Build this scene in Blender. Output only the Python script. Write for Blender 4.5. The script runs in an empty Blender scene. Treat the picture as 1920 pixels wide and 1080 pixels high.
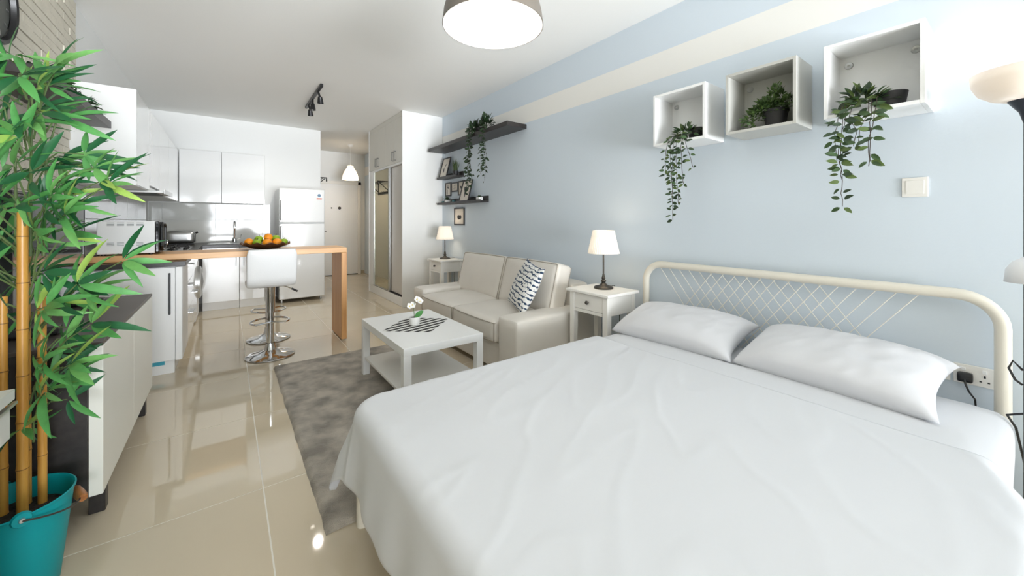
import bpy, bmesh, math, random
from mathutils import Vector, Matrix, noise as mnoise
random.seed(11)
scene = bpy.context.scene
R = math.radians
# ------------------------------------------------------------------ camera
THETA = math.atan(534 / 720)
cam_d = bpy.data.cameras.new('camera')
cam_d.sensor_fit = 'HORIZONTAL'; cam_d.sensor_width = 36.0
cam_d.lens = 36.0 * 720 / 1920
cam_d.shift_y = -125 / 1920
cam_d.clip_start = 0.02
cam = bpy.data.objects.new('camera', cam_d); scene.collection.objects.link(cam)
cam.location = (0, 0, 1.22); cam.rotation_euler = (R(90), 0, -THETA)
scene.camera = cam
# ------------------------------------------------------------------ world, daylight, exposure
world = bpy.data.worlds.new('world'); scene.world = world; world.use_nodes = True
bg = world.node_tree.nodes['Background']
bg.inputs[0].default_value = (0.78, 0.89, 1.0, 1); bg.inputs[1].default_value = 0.5
def daylight(name, energy, spread, col, up=0, yaw=0):
    l = bpy.data.lights.new(name, 'AREA'); l.shape = 'RECTANGLE'; l.size = 3.0; l.size_y = 2.15
    l.energy = energy; l.color = col; l.spread = R(spread)
    o = bpy.data.objects.new(name, l); scene.collection.objects.link(o); o['kind'] = 'helper'
    o.location = (0.90, -4.21, 1.08); o.rotation_euler = (R(90 + up), 0, R(yaw))
daylight('window_skylight', 28, 180, (0.91, 0.95, 1.0))
daylight('window_daylight_beam', 1.5, 36, (0.88, 0.94, 1.0))
daylight('window_ceiling_fill', 58, 58, (0.925, 0.955, 1.0), 18, 0)          # upward fill added at the window to brighten the ceiling
vs = scene.view_settings
vs.view_transform = 'Standard'; vs.look = 'None'; vs.gamma = 1.0; vs.use_curve_mapping = False
vs.exposure = 0.98
scene.cycles.max_bounces = 6; scene.cycles.diffuse_bounces = 4; scene.cycles.glossy_bounces = 3
scene.cycles.use_adaptive_sampling = True; scene.cycles.adaptive_threshold = 0.06
scene.cycles.caustics_reflective = False; scene.cycles.caustics_refractive = False
scene.cycles.sample_clamp_indirect = 4.0

# ------------------------------------------------------------------ helpers
def lin(c):
    f = lambda v: v / 12.92 if v <= 0.04045 else ((v + 0.055) / 1.055) ** 2.4
    return tuple(f(x / 255.0) for x in c) + (1.0,)

def mat(name, col, rough=0.5, metal=0.0, spec=0.5, var=None, bump=None, emit=None, coat=0.0, col2=None, sheen=0.0, trans=0.0, sss=0.0):
    m = bpy.data.materials.new(name); m.use_nodes = True
    nt = m.node_tree; b = nt.nodes['Principled BSDF']
    b.inputs['Base Color'].default_value = lin(col)
    b.inputs['Roughness'].default_value = rough; b.inputs['Metallic'].default_value = metal
    b.inputs['Specular IOR Level'].default_value = spec
    b.inputs['Coat Weight'].default_value = coat; b.inputs['Coat Roughness'].default_value = 0.04
    b.inputs['Sheen Weight'].default_value = sheen
    b.inputs['Transmission Weight'].default_value = trans
    tc = nt.nodes.new('ShaderNodeTexCoord')
    if var:
        n = nt.nodes.new('ShaderNodeTexNoise'); n.inputs['Scale'].default_value = var[0]; n.inputs['Detail'].default_value = 4
        nt.links.new(tc.outputs['Object'], n.inputs['Vector'])
        r = nt.nodes.new('ShaderNodeValToRGB')
        a = lin(col); c2 = lin(col2) if col2 else tuple(min(1, v * (1 - var[1])) for v in a[:3]) + (1,)
        r.color_ramp.elements[0].position = 0.35; r.color_ramp.elements[1].position = 0.65
        r.color_ramp.elements[0].color = c2; r.color_ramp.elements[1].color = a
        nt.links.new(n.outputs['Fac'], r.inputs['Fac']); nt.links.new(r.outputs['Color'], b.inputs['Base Color'])
    if bump:
        n2 = nt.nodes.new('ShaderNodeTexNoise'); n2.inputs['Scale'].default_value = bump[0]; n2.inputs['Detail'].default_value = 3
        nt.links.new(tc.outputs['Object'], n2.inputs['Vector'])
        bp = nt.nodes.new('ShaderNodeBump'); bp.inputs['Strength'].default_value = bump[1]; bp.inputs['Distance'].default_value = 0.01
        nt.links.new(n2.outputs['Fac'], bp.inputs['Height']); nt.links.new(bp.outputs['Normal'], b.inputs['Normal'])
    if emit:
        b.inputs['Emission Color'].default_value = lin(emit[0]); b.inputs['Emission Strength'].default_value = emit[1]
    return m

def wood(name, c1, c2, scale=3.0, axis='X', rough=0.4, stretch=14):
    m = mat(name, c1, rough); nt = m.node_tree; b = nt.nodes['Principled BSDF']
    tc = nt.nodes.new('ShaderNodeTexCoord'); mp = nt.nodes.new('ShaderNodeMapping')
    s = [stretch] * 3; s['XYZ'.index(axis)] = 0.9
    mp.inputs['Scale'].default_value = s
    n = nt.nodes.new('ShaderNodeTexNoise'); n.inputs['Scale'].default_value = scale; n.inputs['Detail'].default_value = 6
    r = nt.nodes.new('ShaderNodeValToRGB')
    r.color_ramp.elements[0].position = 0.3; r.color_ramp.elements[1].position = 0.7
    r.color_ramp.elements[0].color = lin(c2); r.color_ramp.elements[1].color = lin(c1)
    nt.links.new(tc.outputs['Object'], mp.inputs['Vector']); nt.links.new(mp.outputs['Vector'], n.inputs['Vector'])
    nt.links.new(n.outputs['Fac'], r.inputs['Fac']); nt.links.new(r.outputs['Color'], b.inputs['Base Color'])
    return m

WLOC = {}
def _place(o, parent):
    if parent is not None:
        o.parent = parent
        o.matrix_parent_inverse = Matrix.Translation(-WLOC.get(parent.name, Vector((0, 0, 0))))

class MB:
    def __init__(s): s.v = []; s.f = []
    def add(s, vs, fs, M=None):
        k = len(s.v)
        for p in vs:
            p = Vector(p); s.v.append(tuple(M @ p) if M is not None else tuple(p))
        s.f += [tuple(i + k for i in f) for f in fs]
        return s
    def box(s, x0, x1, y0, y1, z0, z1, M=None):
        vs = [(x, y, z) for z in (z0, z1) for y in (y0, y1) for x in (x0, x1)]
        return s.add(vs, [(0, 2, 3, 1), (4, 5, 7, 6), (0, 1, 5, 4), (2, 6, 7, 3), (0, 4, 6, 2), (1, 3, 7, 5)], M)
    def lathe(s, prof, c=(0, 0, 0), n=32, M=None, a0=0, a1=math.tau):
        full = abs(a1 - a0 - math.tau) < 1e-6; m = n if full else n + 1
        vs = []; fs = []
        for (r, z) in prof:
            for i in range(m):
                a = a0 + (a1 - a0) * i / n
                vs.append((c[0] + r * math.cos(a), c[1] + r * math.sin(a), c[2] + z))
        for j in range(len(prof) - 1):
            for i in range(n):
                i2 = (i + 1) % m
                fs.append((j * m + i, j * m + i2, (j + 1) * m + i2, (j + 1) * m + i))
        return s.add(vs, fs, M)
    def disc(s, c, r, n=24, M=None, up=True):
        vs = [(c[0] + r * math.cos(math.tau * i / n), c[1] + r * math.sin(math.tau * i / n), c[2]) for i in range(n)]
        return s.add(vs, [tuple(range(n)) if up else tuple(reversed(range(n)))], M)
    def cyl(s, p0, p1, r0, r1=None, n=16):
        return s.tube([p0, p1], [r0, r0 if r1 is None else r1], n)
    def tube(s, pts, rad, n=8, closed=False):
        pts = [Vector(p) for p in pts]; k = len(pts)
        if not isinstance(rad, (list, tuple)): rad = [rad] * k
        vs = []; prev = None
        for i, p in enumerate(pts):
            if closed: d = pts[(i + 1) % k] - pts[i - 1]
            elif i == 0: d = pts[1] - p
            elif i == k - 1: d = p - pts[i - 1]
            else: d = (pts[i + 1] - p).normalized() + (p - pts[i - 1]).normalized()
            d.normalize()
            if prev is None:
                u = d.orthogonal().normalized()
            else:
                u = prev - d * prev.dot(d)
                if u.length < 1e-6: u = d.orthogonal()
                u.normalize()
            prev = u; w = d.cross(u)
            for j in range(n):
                a = math.tau * j / n
                vs.append(p + (u * math.cos(a) + w * math.sin(a)) * rad[i])
        fs = []
        for i in range(k if closed else k - 1):
            i2 = (i + 1) % k
            for j in range(n):
                j2 = (j + 1) % n
                fs.append((i * n + j, i * n + j2, i2 * n + j2, i2 * n + j))
        if not closed:
            fs.append(tuple(reversed(range(n)))); fs.append(tuple((k - 1) * n + j for j in range(n)))
        return s.add(vs, fs)
    def grid(s, fn, nu, nv, M=None):
        vs = [fn(i / nu, j / nv) for j in range(nv + 1) for i in range(nu + 1)]
        fs = [(j * (nu + 1) + i, j * (nu + 1) + i + 1, (j + 1) * (nu + 1) + i + 1, (j + 1) * (nu + 1) + i) for j in range(nv) for i in range(nu)]
        return s.add(vs, fs, M)
    def poly(s, pts, M=None): return s.add(pts, [tuple(range(len(pts)))], M)
    def soft(s, sx, sy, sz, r=0.03, bulge=(0, 0, 0), n=10, M=None, wob=0):
        # a rounded box of half sizes sx,sy,sz with bulging faces
        bm = bmesh.new(); bmesh.ops.create_cube(bm, size=2.0)
        bmesh.ops.subdivide_edges(bm, edges=bm.edges[:], cuts=n, use_grid_fill=True)
        S = (sx, sy, sz); out = []
        for v in bm.verts:
            q = []
            for a in range(3):
                t = v.co[a]; t = math.copysign(1 - (1 - abs(t)) ** 1.5, t)
                q.append(t * S[a])
            inner = [max(-(S[a] - r), min(S[a] - r, q[a])) for a in range(3)]
            d = Vector([q[a] - inner[a] for a in range(3)])
            if d.length > 1e-9: d = d.normalized() * r
            p = [inner[a] + d[a] for a in range(3)]
            nrm = [q[a] / S[a] for a in range(3)]
            for a in range(3):
                b, c = (a + 1) % 3, (a + 2) % 3
                p[a] += bulge[a] * nrm[a] * max(0, 1 - nrm[b] ** 2) * max(0, 1 - nrm[c] ** 2)
            if wob:
                w = mnoise.noise_vector(Vector(p) * 6.0 + Vector((sx * 31, sy * 17, 3))) * wob
                p = [p[a] + w[a] for a in range(3)]
            out.append(p)
        bm.verts.index_update()
        fs = [tuple(v.index for v in f.verts) for f in bm.faces]; bm.free()
        return s.add(out, fs, M)
    def build(s, name, m, parent=None, bevel=0, smooth=True, angle=35, seg=2, solid=0):
        me = bpy.data.meshes.new(name)
        xs = [[p[a] for p in s.v] for a in range(3)]
        c = Vector([(min(x) + max(x)) / 2 for x in xs])
        c.z = min(xs[2])
        me.from_pydata([(p[0] - c.x, p[1] - c.y, p[2] - c.z) for p in s.v], [], s.f); me.update()
        if smooth:
            me.polygons.foreach_set('use_smooth', [True] * len(me.polygons))
            me.set_sharp_from_angle(angle=R(angle))
        me.materials.append(m)
        o = bpy.data.objects.new(name, me); scene.collection.objects.link(o)
        o.location = c; _place(o, parent); WLOC[o.name] = c.copy()
        if solid:
            q = o.modifiers.new('solid', 'SOLIDIFY'); q.thickness = solid; q.offset = 0
        if bevel:
            q = o.modifiers.new('bevel', 'BEVEL'); q.width = bevel; q.segments = seg; q.limit_method = 'ANGLE'; q.angle_limit = R(40)
        return o

def tag(o, label, cat, group=None, kind=None):
    if label: o['label'] = label
    if cat: o['category'] = cat
    if group: o['group'] = group
    if kind: o['kind'] = kind
    return o
def thing(name, loc, label, cat, group=None):
    o = bpy.data.objects.new(name, None); scene.collection.objects.link(o)
    o.empty_display_size = 0.1; o.location = loc; WLOC[o.name] = Vector(loc)
    return tag(o, label, cat, group)
def box(name, m, parent, x0, x1, y0, y1, z0, z1, bevel=0.003, M=None, smooth=True):
    return MB().box(x0, x1, y0, y1, z0, z1, M).build(name, m, parent, bevel=bevel, smooth=smooth)
def struct(o, label=None):
    o['kind'] = 'structure'
    if label: o['label'] = label
    return o
def inst(name, me, M, parent):
    o = bpy.data.objects.new(name, me); scene.collection.objects.link(o)
    o.matrix_basis = M; _place(o, parent); WLOC[o.name] = M.to_translation()
    return o
def copy_thing(root, loc, label=None):
    r = root.copy(); scene.collection.objects.link(r); r.location = loc; WLOC[r.name] = Vector(loc)
    if label: r['label'] = label
    for ch in root.children:
        c = ch.copy(); scene.collection.objects.link(c); c.parent = r; c.matrix_parent_inverse = ch.matrix_parent_inverse.copy()
        for g in ch.children:
            d = g.copy(); scene.collection.objects.link(d); d.parent = c; d.matrix_parent_inverse = g.matrix_parent_inverse.copy()
    return r
def frame_M(o, d, n, s=1.0, sw=None):
    # local +Y along d, local +Z near n
    d = Vector(d).normalized(); n = Vector(n); x = d.cross(n)
    if x.length < 1e-5: x = d.orthogonal()
    x.normalize(); z = x.cross(d); sw = s if sw is None else sw
    M = Matrix.Identity(4)
    for i in range(3):
        M[i][0] = x[i] * sw; M[i][1] = d[i] * s; M[i][2] = z[i] * s; M[i][3] = o[i]
    return M
def lamp_point(name, loc, e, col, r=0.04, parent=None):
    l = bpy.data.lights.new(name, 'POINT'); l.energy = e; l.color = col; l.shadow_soft_size = r
    o = bpy.data.objects.new(name, l); scene.collection.objects.link(o); o.location = loc; o['kind'] = 'helper'
    _place(o, parent)
    return o

# ------------------------------------------------------------------ materials
M_ceil = mat('ceiling_paint', (246, 246, 243), 0.9, bump=(60, 0.05))
M_white_wall = mat('white_wall_paint', (245, 246, 244), 0.85, bump=(80, 0.05))
M_tile = mat('cream_polished_tile', (222, 208, 182), 0.04, spec=0.6, var=(1.4, 0.04), coat=0.25)
M_grout = mat('grout', (244, 240, 230), 0.8)
M_splash = mat('backsplash_tile', (214, 215, 210), 0.08, coat=0.3)
M_brick = mat('painted_brick', (226, 220, 204), 0.85, bump=(70, 0.35), var=(9, 0.06))
M_mortar = mat('mortar', (186, 178, 160), 0.95)
M_white = mat('white_lacquer', (246, 247, 246), 0.35, bump=(150, 0.01))
M_gloss = mat('white_high_gloss', (238, 240, 240), 0.12, coat=0.8)
M_offwhite = mat('off_white_wood_paint', (244, 242, 236), 0.4, bump=(90, 0.03))
M_cream = mat('cream_metal_enamel', (233, 228, 214), 0.35)
M_blackbrown = wood('black_brown_veneer', (52, 48, 46), (40, 36, 35), 3, 'Y', 0.4)
M_darktop = mat('dark_brown_laminate', (82, 75, 70), 0.35, var=(8, 0.1))
M_oak = wood('honey_oak', (236, 188, 130), (222, 166, 106), 2.2, 'X', 0.35)
M_oakz = wood('honey_oak_upright', (226, 174, 114), (206, 146, 88), 2.2, 'Z', 0.4)
M_chrome = mat('chrome', (225, 226, 228), 0.06, 1.0)
M_steel = mat('brushed_steel', (196, 197, 196), 0.3, 1.0, bump=(120, 0.03))
M_black = mat('black_plastic', (26, 26, 27), 0.35)
M_blackg = mat('black_gloss', (12, 13, 14), 0.05, coat=0.5)
M_worktop = mat('black_worktop', (52, 50, 48), 0.3, var=(60, 0.3))
M_sheet = mat('white_cotton', (220, 222, 225), 0.85, sheen=0.15, bump=(9, 0.08))
M_pillow = mat('white_pillow_cotton', (220, 221, 224), 0.85, sheen=0.15, bump=(11, 0.12))
M_sofa = mat('beige_leather', (232, 227, 218), 0.42, bump=(160, 0.06), var=(3, 0.05))
M_pipe = mat('beige_piping', (176, 167, 153), 0.5)
M_rug = mat('taupe_rug_pile', (204, 194, 178), 0.95, var=(7.5, 0.3), col2=(134, 125, 111), bump=(260, 0.9), sheen=0.4)  # sheen of the brushed pile painted in as light and dark blotches
M_teal = mat('teal_enamel', (0, 152, 158), 0.5, spec=.3)
M_bamboo = wood('bamboo_cane', (214, 164, 78), (182, 124, 46), 4, 'Z', 0.35)
M_soil = mat('dark_soil', (40, 33, 28), 0.95, bump=(60, 1.0))
M_bronze = mat('dark_bronze', (72, 68, 62), 0.4, 0.6)
M_alu = mat('aluminium', (206, 208, 208), 0.3, 0.9)
M_hand = mat('grey_metal_handle', (150, 150, 148), .35, .8)
M_mirror = mat('mirror_glass', (214, 214, 196), 0.02, 1.0)
M_print = mat('print_paper', (226, 218, 206), 0.7)
M_ink = mat('print_ink', (54, 54, 56), 0.8)
M_twig = mat('green_stem', (92, 112, 66), 0.6)
M_twigd = mat('dark_stem', (58, 46, 40), 0.6)
M_paperwhite = mat('white_ceramic', (238, 238, 234), 0.3)
M_navy = mat('dark_navy_metal', (40, 46, 58), 0.35)
greens = [mat('leaf_mid_green', (88, 158, 84), 0.45, var=(4, 0.25)), mat('leaf_lime', (164, 198, 96), 0.45, var=(4, 0.2)),
          mat('leaf_deep_green', (40, 104, 62), 0.45, var=(4, 0.25)), mat('leaf_fresh_green', (116, 178, 98), 0.45, var=(4, 0.2))]
trail_g = [mat('ivy_dark', (44, 68, 40), 0.5, var=(30, 0.25)), mat('ivy_olive', (82, 104, 48), 0.5, var=(30, 0.2)), mat('ivy_green', (58, 86, 46), 0.5, var=(30, 0.2))]
M_bush = mat('small_leaf_bush', (98, 126, 62), 0.5, var=(40, 0.5), col2=(46, 70, 38))
M_shade = mat('pleated_shade', (248, 240, 226), 0.8, emit=((255, 238, 214), 0.22))
M_bulb = mat('lit_bulb', (255, 255, 255), 0.4, emit=((255, 246, 232), 6.0))
def wall_blue():
    m = mat('pale_blue_wall_with_cream_band', (216, 227, 236), 0.85, bump=(80, 0.05))
    nt = m.node_tree; b = nt.nodes['Principled BSDF']
    g = nt.nodes.new('ShaderNodeNewGeometry'); s = nt.nodes.new('ShaderNodeSeparateXYZ')
    nt.links.new(g.outputs['Position'], s.inputs['Vector'])
    a = nt.nodes.new('ShaderNodeMath'); a.operation = 'GREATER_THAN'; a.inputs[1].default_value = 2.29
    c = nt.nodes.new('ShaderNodeMath'); c.operation = 'LESS_THAN'; c.inputs[1].default_value = 2.49
    d = nt.nodes.new('ShaderNodeMath'); d.operation = 'MULTIPLY'
    for n in (a, c): nt.links.new(s.outputs['Z'], n.inputs[0])
    nt.links.new(a.outputs[0], d.inputs[0]); nt.links.new(c.outputs[0], d.inputs[1])
    x = nt.nodes.new('ShaderNodeMix'); x.data_type = 'RGBA'
    x.inputs[6].default_value = lin((216, 227, 236)); x.inputs[7].default_value = lin((242, 241, 236))
    nt.links.new(d.outputs[0], x.inputs[0]); nt.links.new(x.outputs[2], b.inputs['Base Color'])
    return m
M_blue = wall_blue()

# ------------------------------------------------------------------ the setting
XL, XR, YB, YH, YW, ZC = -0.885, 2.61, 7.33, 9.36, -4.20, 2.79
floor = struct(box('floor', M_grout, None, XL - .1, XR + .1, YW - .1, YH + .1, -.12, -.0012, 0), 'cream polished tile floor')
tm = MB().box(-.3972, .3972, -.3972, .3972, -.02, 0)
me = bpy.data.meshes.new('tile'); me.from_pydata(tm.v, [], tm.f); me.materials.append(M_tile)
for i in range(-2, 4):
    for j in range(-9, 11):
        cx, cy = .133 + .8 * i + .4, 2.09 + .8 * j - .4
        if cx - .4 > XR or cx + .4 < XL - .05 or cy + .4 < YW - .05 or cy - .4 > YH: continue
        inst('floor_tile', me, Matrix.Translation((cx, cy, 0)), floor)
struct(box('ceiling', M_ceil, None, XL - .1, XR + .1, YW - .1, YH + .1, ZC, ZC + .1, 0), 'white ceiling')
struct(box('wall_right', M_blue, None, XR, XR + .1, YW - .1, YH + .1, 0, ZC, 0), 'pale blue wall with a cream band')
wl = struct(box('wall_left', M_white_wall, None, XL - .1, XL, YW - .1, YB + .1, 0, ZC, 0), 'white wall with painted brick cladding')
wb = struct(box('wall_back', M_white_wall, None, XL - .1, 1.30, YB, YB + .1, 0, ZC, 0), 'white kitchen wall')
struct(box('wall_hall_side', M_white_wall, None, 1.20, 1.30, YB + .1, YH + .1, 0, ZC, 0), 'white hallway side wall')
struct(box('wall_hall_end', M_white_wall, None, 1.30, XR + .1, YH, YH + .1, 0, ZC, 0), 'white hallway end wall')
# brick cladding on the left wall
BY0, BY1 = -4.1, 4.05
MB().box(XL, XL + .006, BY0, BY1, 0, ZC).build('mortar_bed', M_mortar, wl, smooth=False)
bl, bh = .25, .0555
bmm = MB().box(0, .014, -bl / 2 + .002, bl / 2 - .002, .0022, bh - .0022)
bme = bpy.data.meshes.new('brick'); bme.from_pydata(bmm.v, [], bmm.f); bme.materials.append(M_brick)
rest = MB()
ncourse = int(ZC / bh)
for k in range(ncourse):
    off = (k % 2) * bl / 2
    y = BY1 - off
    while y > BY0:
        y0 = max(y - bl, BY0); c = (y + y0) / 2; L = y - y0
        dx = random.uniform(-.003, .003)
        if y > 2.05 and k * bh > .98 and abs(L - bl) < 1e-4:
            inst('brick', bme, Matrix.Translation((XL + .004 + dx, c, k * bh)), wl)
        elif L > .02:
            rest.box(XL + .004, XL + .018 + dx, y0 + .004, y - .004, k * bh + .0035, (k + 1) * bh - .0035)
        y -= bl
    if off: rest.box(XL + .004, XL + .018, BY1 - off + .004, BY1, k * bh + .0035, (k + 1) * bh - .0035)
rb = rest.build('brickwork', M_brick, wl, smooth=False); rb['kind'] = 'stuff'
# window wall behind the camera
WX0, WX1, WZ1 = -.60, 2.40, 2.15
ww = MB(); ww.box(XL - .1, WX0, YW - .1, YW, 0, ZC); ww.box(WX1, XR + .1, YW - .1, YW, 0, ZC); ww.box(WX0, WX1, YW - .1, YW, WZ1, ZC)
struct(ww.build('wall_window', M_white_wall, None, smooth=False), 'white wall around the balcony door')
wf = MB()
for x in (WX0, (WX0 + WX1) / 2 - .04, WX1 - .06): wf.box(x, x + .07, YW - .07, YW - .02, 0, WZ1)
wf.box(WX0, WX1, YW - .07, YW - .02, 0, .06); wf.box(WX0, WX1, YW - .07, YW - .02, WZ1 - .06, WZ1)
win = struct(wf.build('window_1', M_alu, None, smooth=False), 'sliding balcony door')
mg = bpy.data.materials.new('clear_glass'); mg.use_nodes = True
nt = mg.node_tree; nt.nodes.clear()
o_ = nt.nodes.new('ShaderNodeOutputMaterial'); mx = nt.nodes.new('ShaderNodeMixShader'); tr = nt.nodes.new('ShaderNodeBsdfTransparent'); gl = nt.nodes.new('ShaderNodeBsdfGlossy')
gl.inputs['Roughness'].default_value = .02; mx.inputs[0].default_value = .06
nt.links.new(tr.outputs[0], mx.inputs[1]); nt.links.new(gl.outputs[0], mx.inputs[2]); nt.links.new(mx.outputs[0], o_.inputs[0])
for x in (WX0 + .07, (WX0 + WX1) / 2 + .03):
    MB().box(x, x + 1.39, YW - .047, YW - .043, .06, WZ1 - .06).build('pane', mg, win, smooth=False)
# skirting, band of baseboards
struct(box('baseboard_right', M_tile, None, XR - .012, XR, YW, 5.26, 0, .07, .002), 'cream tile skirting')
struct(box('baseboard_end', M_tile, None, 2.50, XR - .012, YH - .012, YH, 0, .07, .002), 'cream tile skirting in the hallway')
# entrance door
d1 = struct(box('door_1', M_white, None, 1.55, 2.44, YH - .045, YH, .012, 2.06, .004), 'white entrance door')
tr_ = MB(); tr_.box(1.48, 1.55, YH - .06, YH, 0, 2.13); tr_.box(2.44, 2.51, YH - .06, YH, 0, 2.13); tr_.box(1.48, 2.51, YH - .06, YH, 2.06, 2.13)
tr_.build('door_frame', M_offwhite, d1, bevel=.004)
MB().box(1.55, 2.44, YH - .05, YH - .005, .001, .014).build('threshold', M_black, d1)
MB().lathe([(0, .012), (.03, .012), (.034, 0)], n=20, M=Matrix.Translation((2.045, YH - .045, 1.52)) @ Matrix.Rotation(R(90), 4, 'X')).build('peephole', M_bronze, d1)
MB().lathe([(0, .01), (.014, .01), (.016, 0)], n=16, M=Matrix.Translation((1.877, YH - .045, 1.52)) @ Matrix.Rotation(R(90), 4, 'X')).build('lock_button', M_bronze, d1)
hd = MB(); hd.box(1.60, 1.645, YH - .053, YH - .045, .93, 1.10); hd.tube([(1.622, YH - .045, 1.0), (1.622, YH - .1, 1.0), (1.63, YH - .105, 1.0), (1.76, YH - .105, 1.0)], .009, 8)
hd.build('door_handle', M_bronze, d1)

# kitchen backsplash tiles (pieces of the walls)
for zr0, zr1 in ((.905, 1.24), (1.243, 1.488)):
    for x0 in (-.742 - .6, -.742, -.142, .458):
        a, b_ = max(x0 + .0015, XL + .008), min(x0 + .5985, .56)
        if b_ - a > .03: box('backsplash_tile', M_splash, wb, a, b_, YB - .008, YB, zr0, zr1, .001)
    for y0 in (4.09, 4.69, 5.29, 5.89, 6.49):
        box('backsplash_tile', M_splash, wl, XL, XL + .008, y0 + .0015, min(y0 + .5985, YB - .009), zr0, zr1, .001)

# ------------------------------------------------------------------ kitchen: base units
FX = -.29                                                     # front plane of the run along the left wall
def bar_handle(parent, p0, p1, out, m=M_steel, r=.006, off=.03):
    p0, p1, out = Vector(p0), Vector(p1), Vector(out) * off
    return MB().tube([p0, p0 + out, p1 + out, p1], r, 8).build('handle', m, parent)
# end cabinet under the bar, its door faces the room
c = thing('base_cabinet', (-.58, 4.33, 0), 'white kitchen base cabinet under the wooden bar, blue tape on its plinth', 'cabinet')
box('body', M_white, c, XL + .002, FX, 4.088, 4.60, .11, .858)
box('plinth', M_white, c, XL + .002, FX - .05, 4.11, 4.598, 0, .108)
d = box('door', M_white, c, XL + .004, -.335, 4.068, 4.087, .115, .852, .002)
box('side_panel', M_white, c, -.331, FX - .002, 4.066, 4.087, .112, .856, .002)
hh = MB().box(-.373, -.361, 4.052, 4.068, .48, .81).build('handle', M_black, d, bevel=.003); hh['label'] = 'long black door handle'
t_ = box('tape', mat('blue_tape', (70, 180, 205), .5), c, -.52, -.40, 4.1075, 4.11, .075, .105, 0); t_['label'] = 'strip of blue tape'
# drawer unit and hob unit along the left wall
def drawer_unit(y0, y1, label, rows):
    c = thing('drawer_cabinet', (-.58, (y0 + y1) / 2, 0), label, 'cabinet')
    box('body', M_white, c, XL + .002, FX - .022, y0, y1 - .002, .11, .858)
    box('plinth', M_white, c, XL + .002, FX - .06, y0, y1 - .002, 0, .108)
    n = len(rows) - 1
    for k in range(n):
        dr = box('drawer', M_gloss, c, FX - .02, FX, y0 + .003, y1 - .004, rows[k] + .003, rows[k + 1] - .003, .002)
        ym = (y0 + y1) / 2; zt = rows[k + 1] - .05
        box('handle', M_steel, dr, FX, FX + .028, ym - .09, ym + .09, zt - .012, zt, .002)
drawer_unit(4.602, 5.20, 'white glossy three-drawer base cabinet next to the bar end cabinet', [.115, .40, .66, .855])
drawer_unit(5.202, 5.90, 'white glossy two-drawer base cabinet below the gas hob', [.115, .50, .855])
# washing machine
w = thing('washing_machine', (-.6, 6.22, 0), 'white front-loading washing machine at the kitchen corner', 'washing machine')
box('body', M_white, w, XL + .03, FX - .01, 5.915, 6.515, .02, .85, .01)
WM = Matrix.Translation((FX - .01, 6.215, .46)) @ Matrix.Rotation(R(90), 4, 'Y')
dr = MB().lathe([(.2, 0), (.2, .03), (.165, .045), (.15, .03)], n=36, M=WM).build('door_ring', M_alu, w)
MB().lathe([(.15, .03), (.1, .05), (0, .062)], n=36, M=WM).build('door_glass', M_blackg, dr)
box('control_panel', M_gloss, w, FX - .01, FX, 5.92, 6.51, .73, .845, .003)
MB().lathe([(0, .025), (.03, .025), (.034, 0)], n=20, M=Matrix.Translation((FX, 6.35, .79)) @ Matrix.Rotation(R(90), 4, 'Y')).build('dial', M_alu, w)
for x in (XL + .08, FX - .06):
    for y in (5.96, 6.47): MB().cyl((x, y, 0), (x, y, .025), .02).build('foot', M_black, w)
# back run
def door_unit(x0, x1, hx, label):
    c = thing('sink_cabinet', ((x0 + x1) / 2, 7.0, 0), label, 'cabinet')
    box('body', M_white, c, x0, x1 - .002, 6.642, YB - .01, .11, .858)
    box('plinth', M_white, c, x0, x1 - .002, 6.67, YB - .01, 0, .108)
    dd = box('door', M_gloss, c, x0 + .002, x1 - .004, 6.62, 6.640, .115, .852, .002)
    bar_handle(dd, (hx, 6.62, .60), (hx, 6.62, .80), (0, -1, 0))
door_unit(-.27, .14, .10, 'white glossy base cabinet in the kitchen corner by the washing machine')
door_unit(.142, .575, .19, 'white glossy base cabinet between the sink and the fridge')
# worktop: one continuous L
wt = MB(); wt.box(XL + .01, FX + .02, 4.05, YB - .01, .86, .90); wt.box(FX + .0205, .59, 6.60, YB - .01, .86, .90)
tag(wt.build('worktop', M_worktop, None, bevel=.003), 'black L-shaped kitchen worktop along two walls', 'worktop')
# sink
s = thing('kitchen_sink', (.1, 6.98, .90), 'stainless steel inset sink with drainer in the black worktop', 'sink')
sk = MB(); sk.box(-.22, .46, 6.72, 7.20, .9, .906)
sk.build('rim', M_steel, s, bevel=.002)
MB().grid(lambda u, v: (.05 + .36 * u, 6.78 + .34 * v, .9075 - .002 * (1 if .08 < u < .92 and .08 < v < .92 else 0)), 12, 12).build('basin', M_steel, s)
for i in range(6): box('drainer_rib', M_steel, s, -.2, .03, 6.78 + i * .06, 6.80 + i * .06, .906, .909, .001)
f = thing('kitchen_faucet', (.09, 7.16, .906), 'chrome swan-neck kitchen faucet behind the sink', 'faucet')
MB().lathe([(0, 0), (.028, 0), (.028, .05), (.02, .06)], (.09, 7.16, .906), 20).build('base', M_chrome, f)
P = [(.09, 7.16, .95), (.09, 7.16, 1.16)] + [(.09 - .0 * k, 7.16 - .055 + .055 * math.cos(R(k)), 1.16 + .055 * math.sin(R(k))) for k in range(20, 181, 20)] + [(.09, 7.05, 1.12)]
MB().tube(P, .013, 10).build('spout', M_chrome, f)
MB().tube([(.11, 7.16, .95), (.16, 7.16, .96), (.175, 7.16, 1.02)], .007, 8).build('lever', M_chrome, f)
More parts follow.
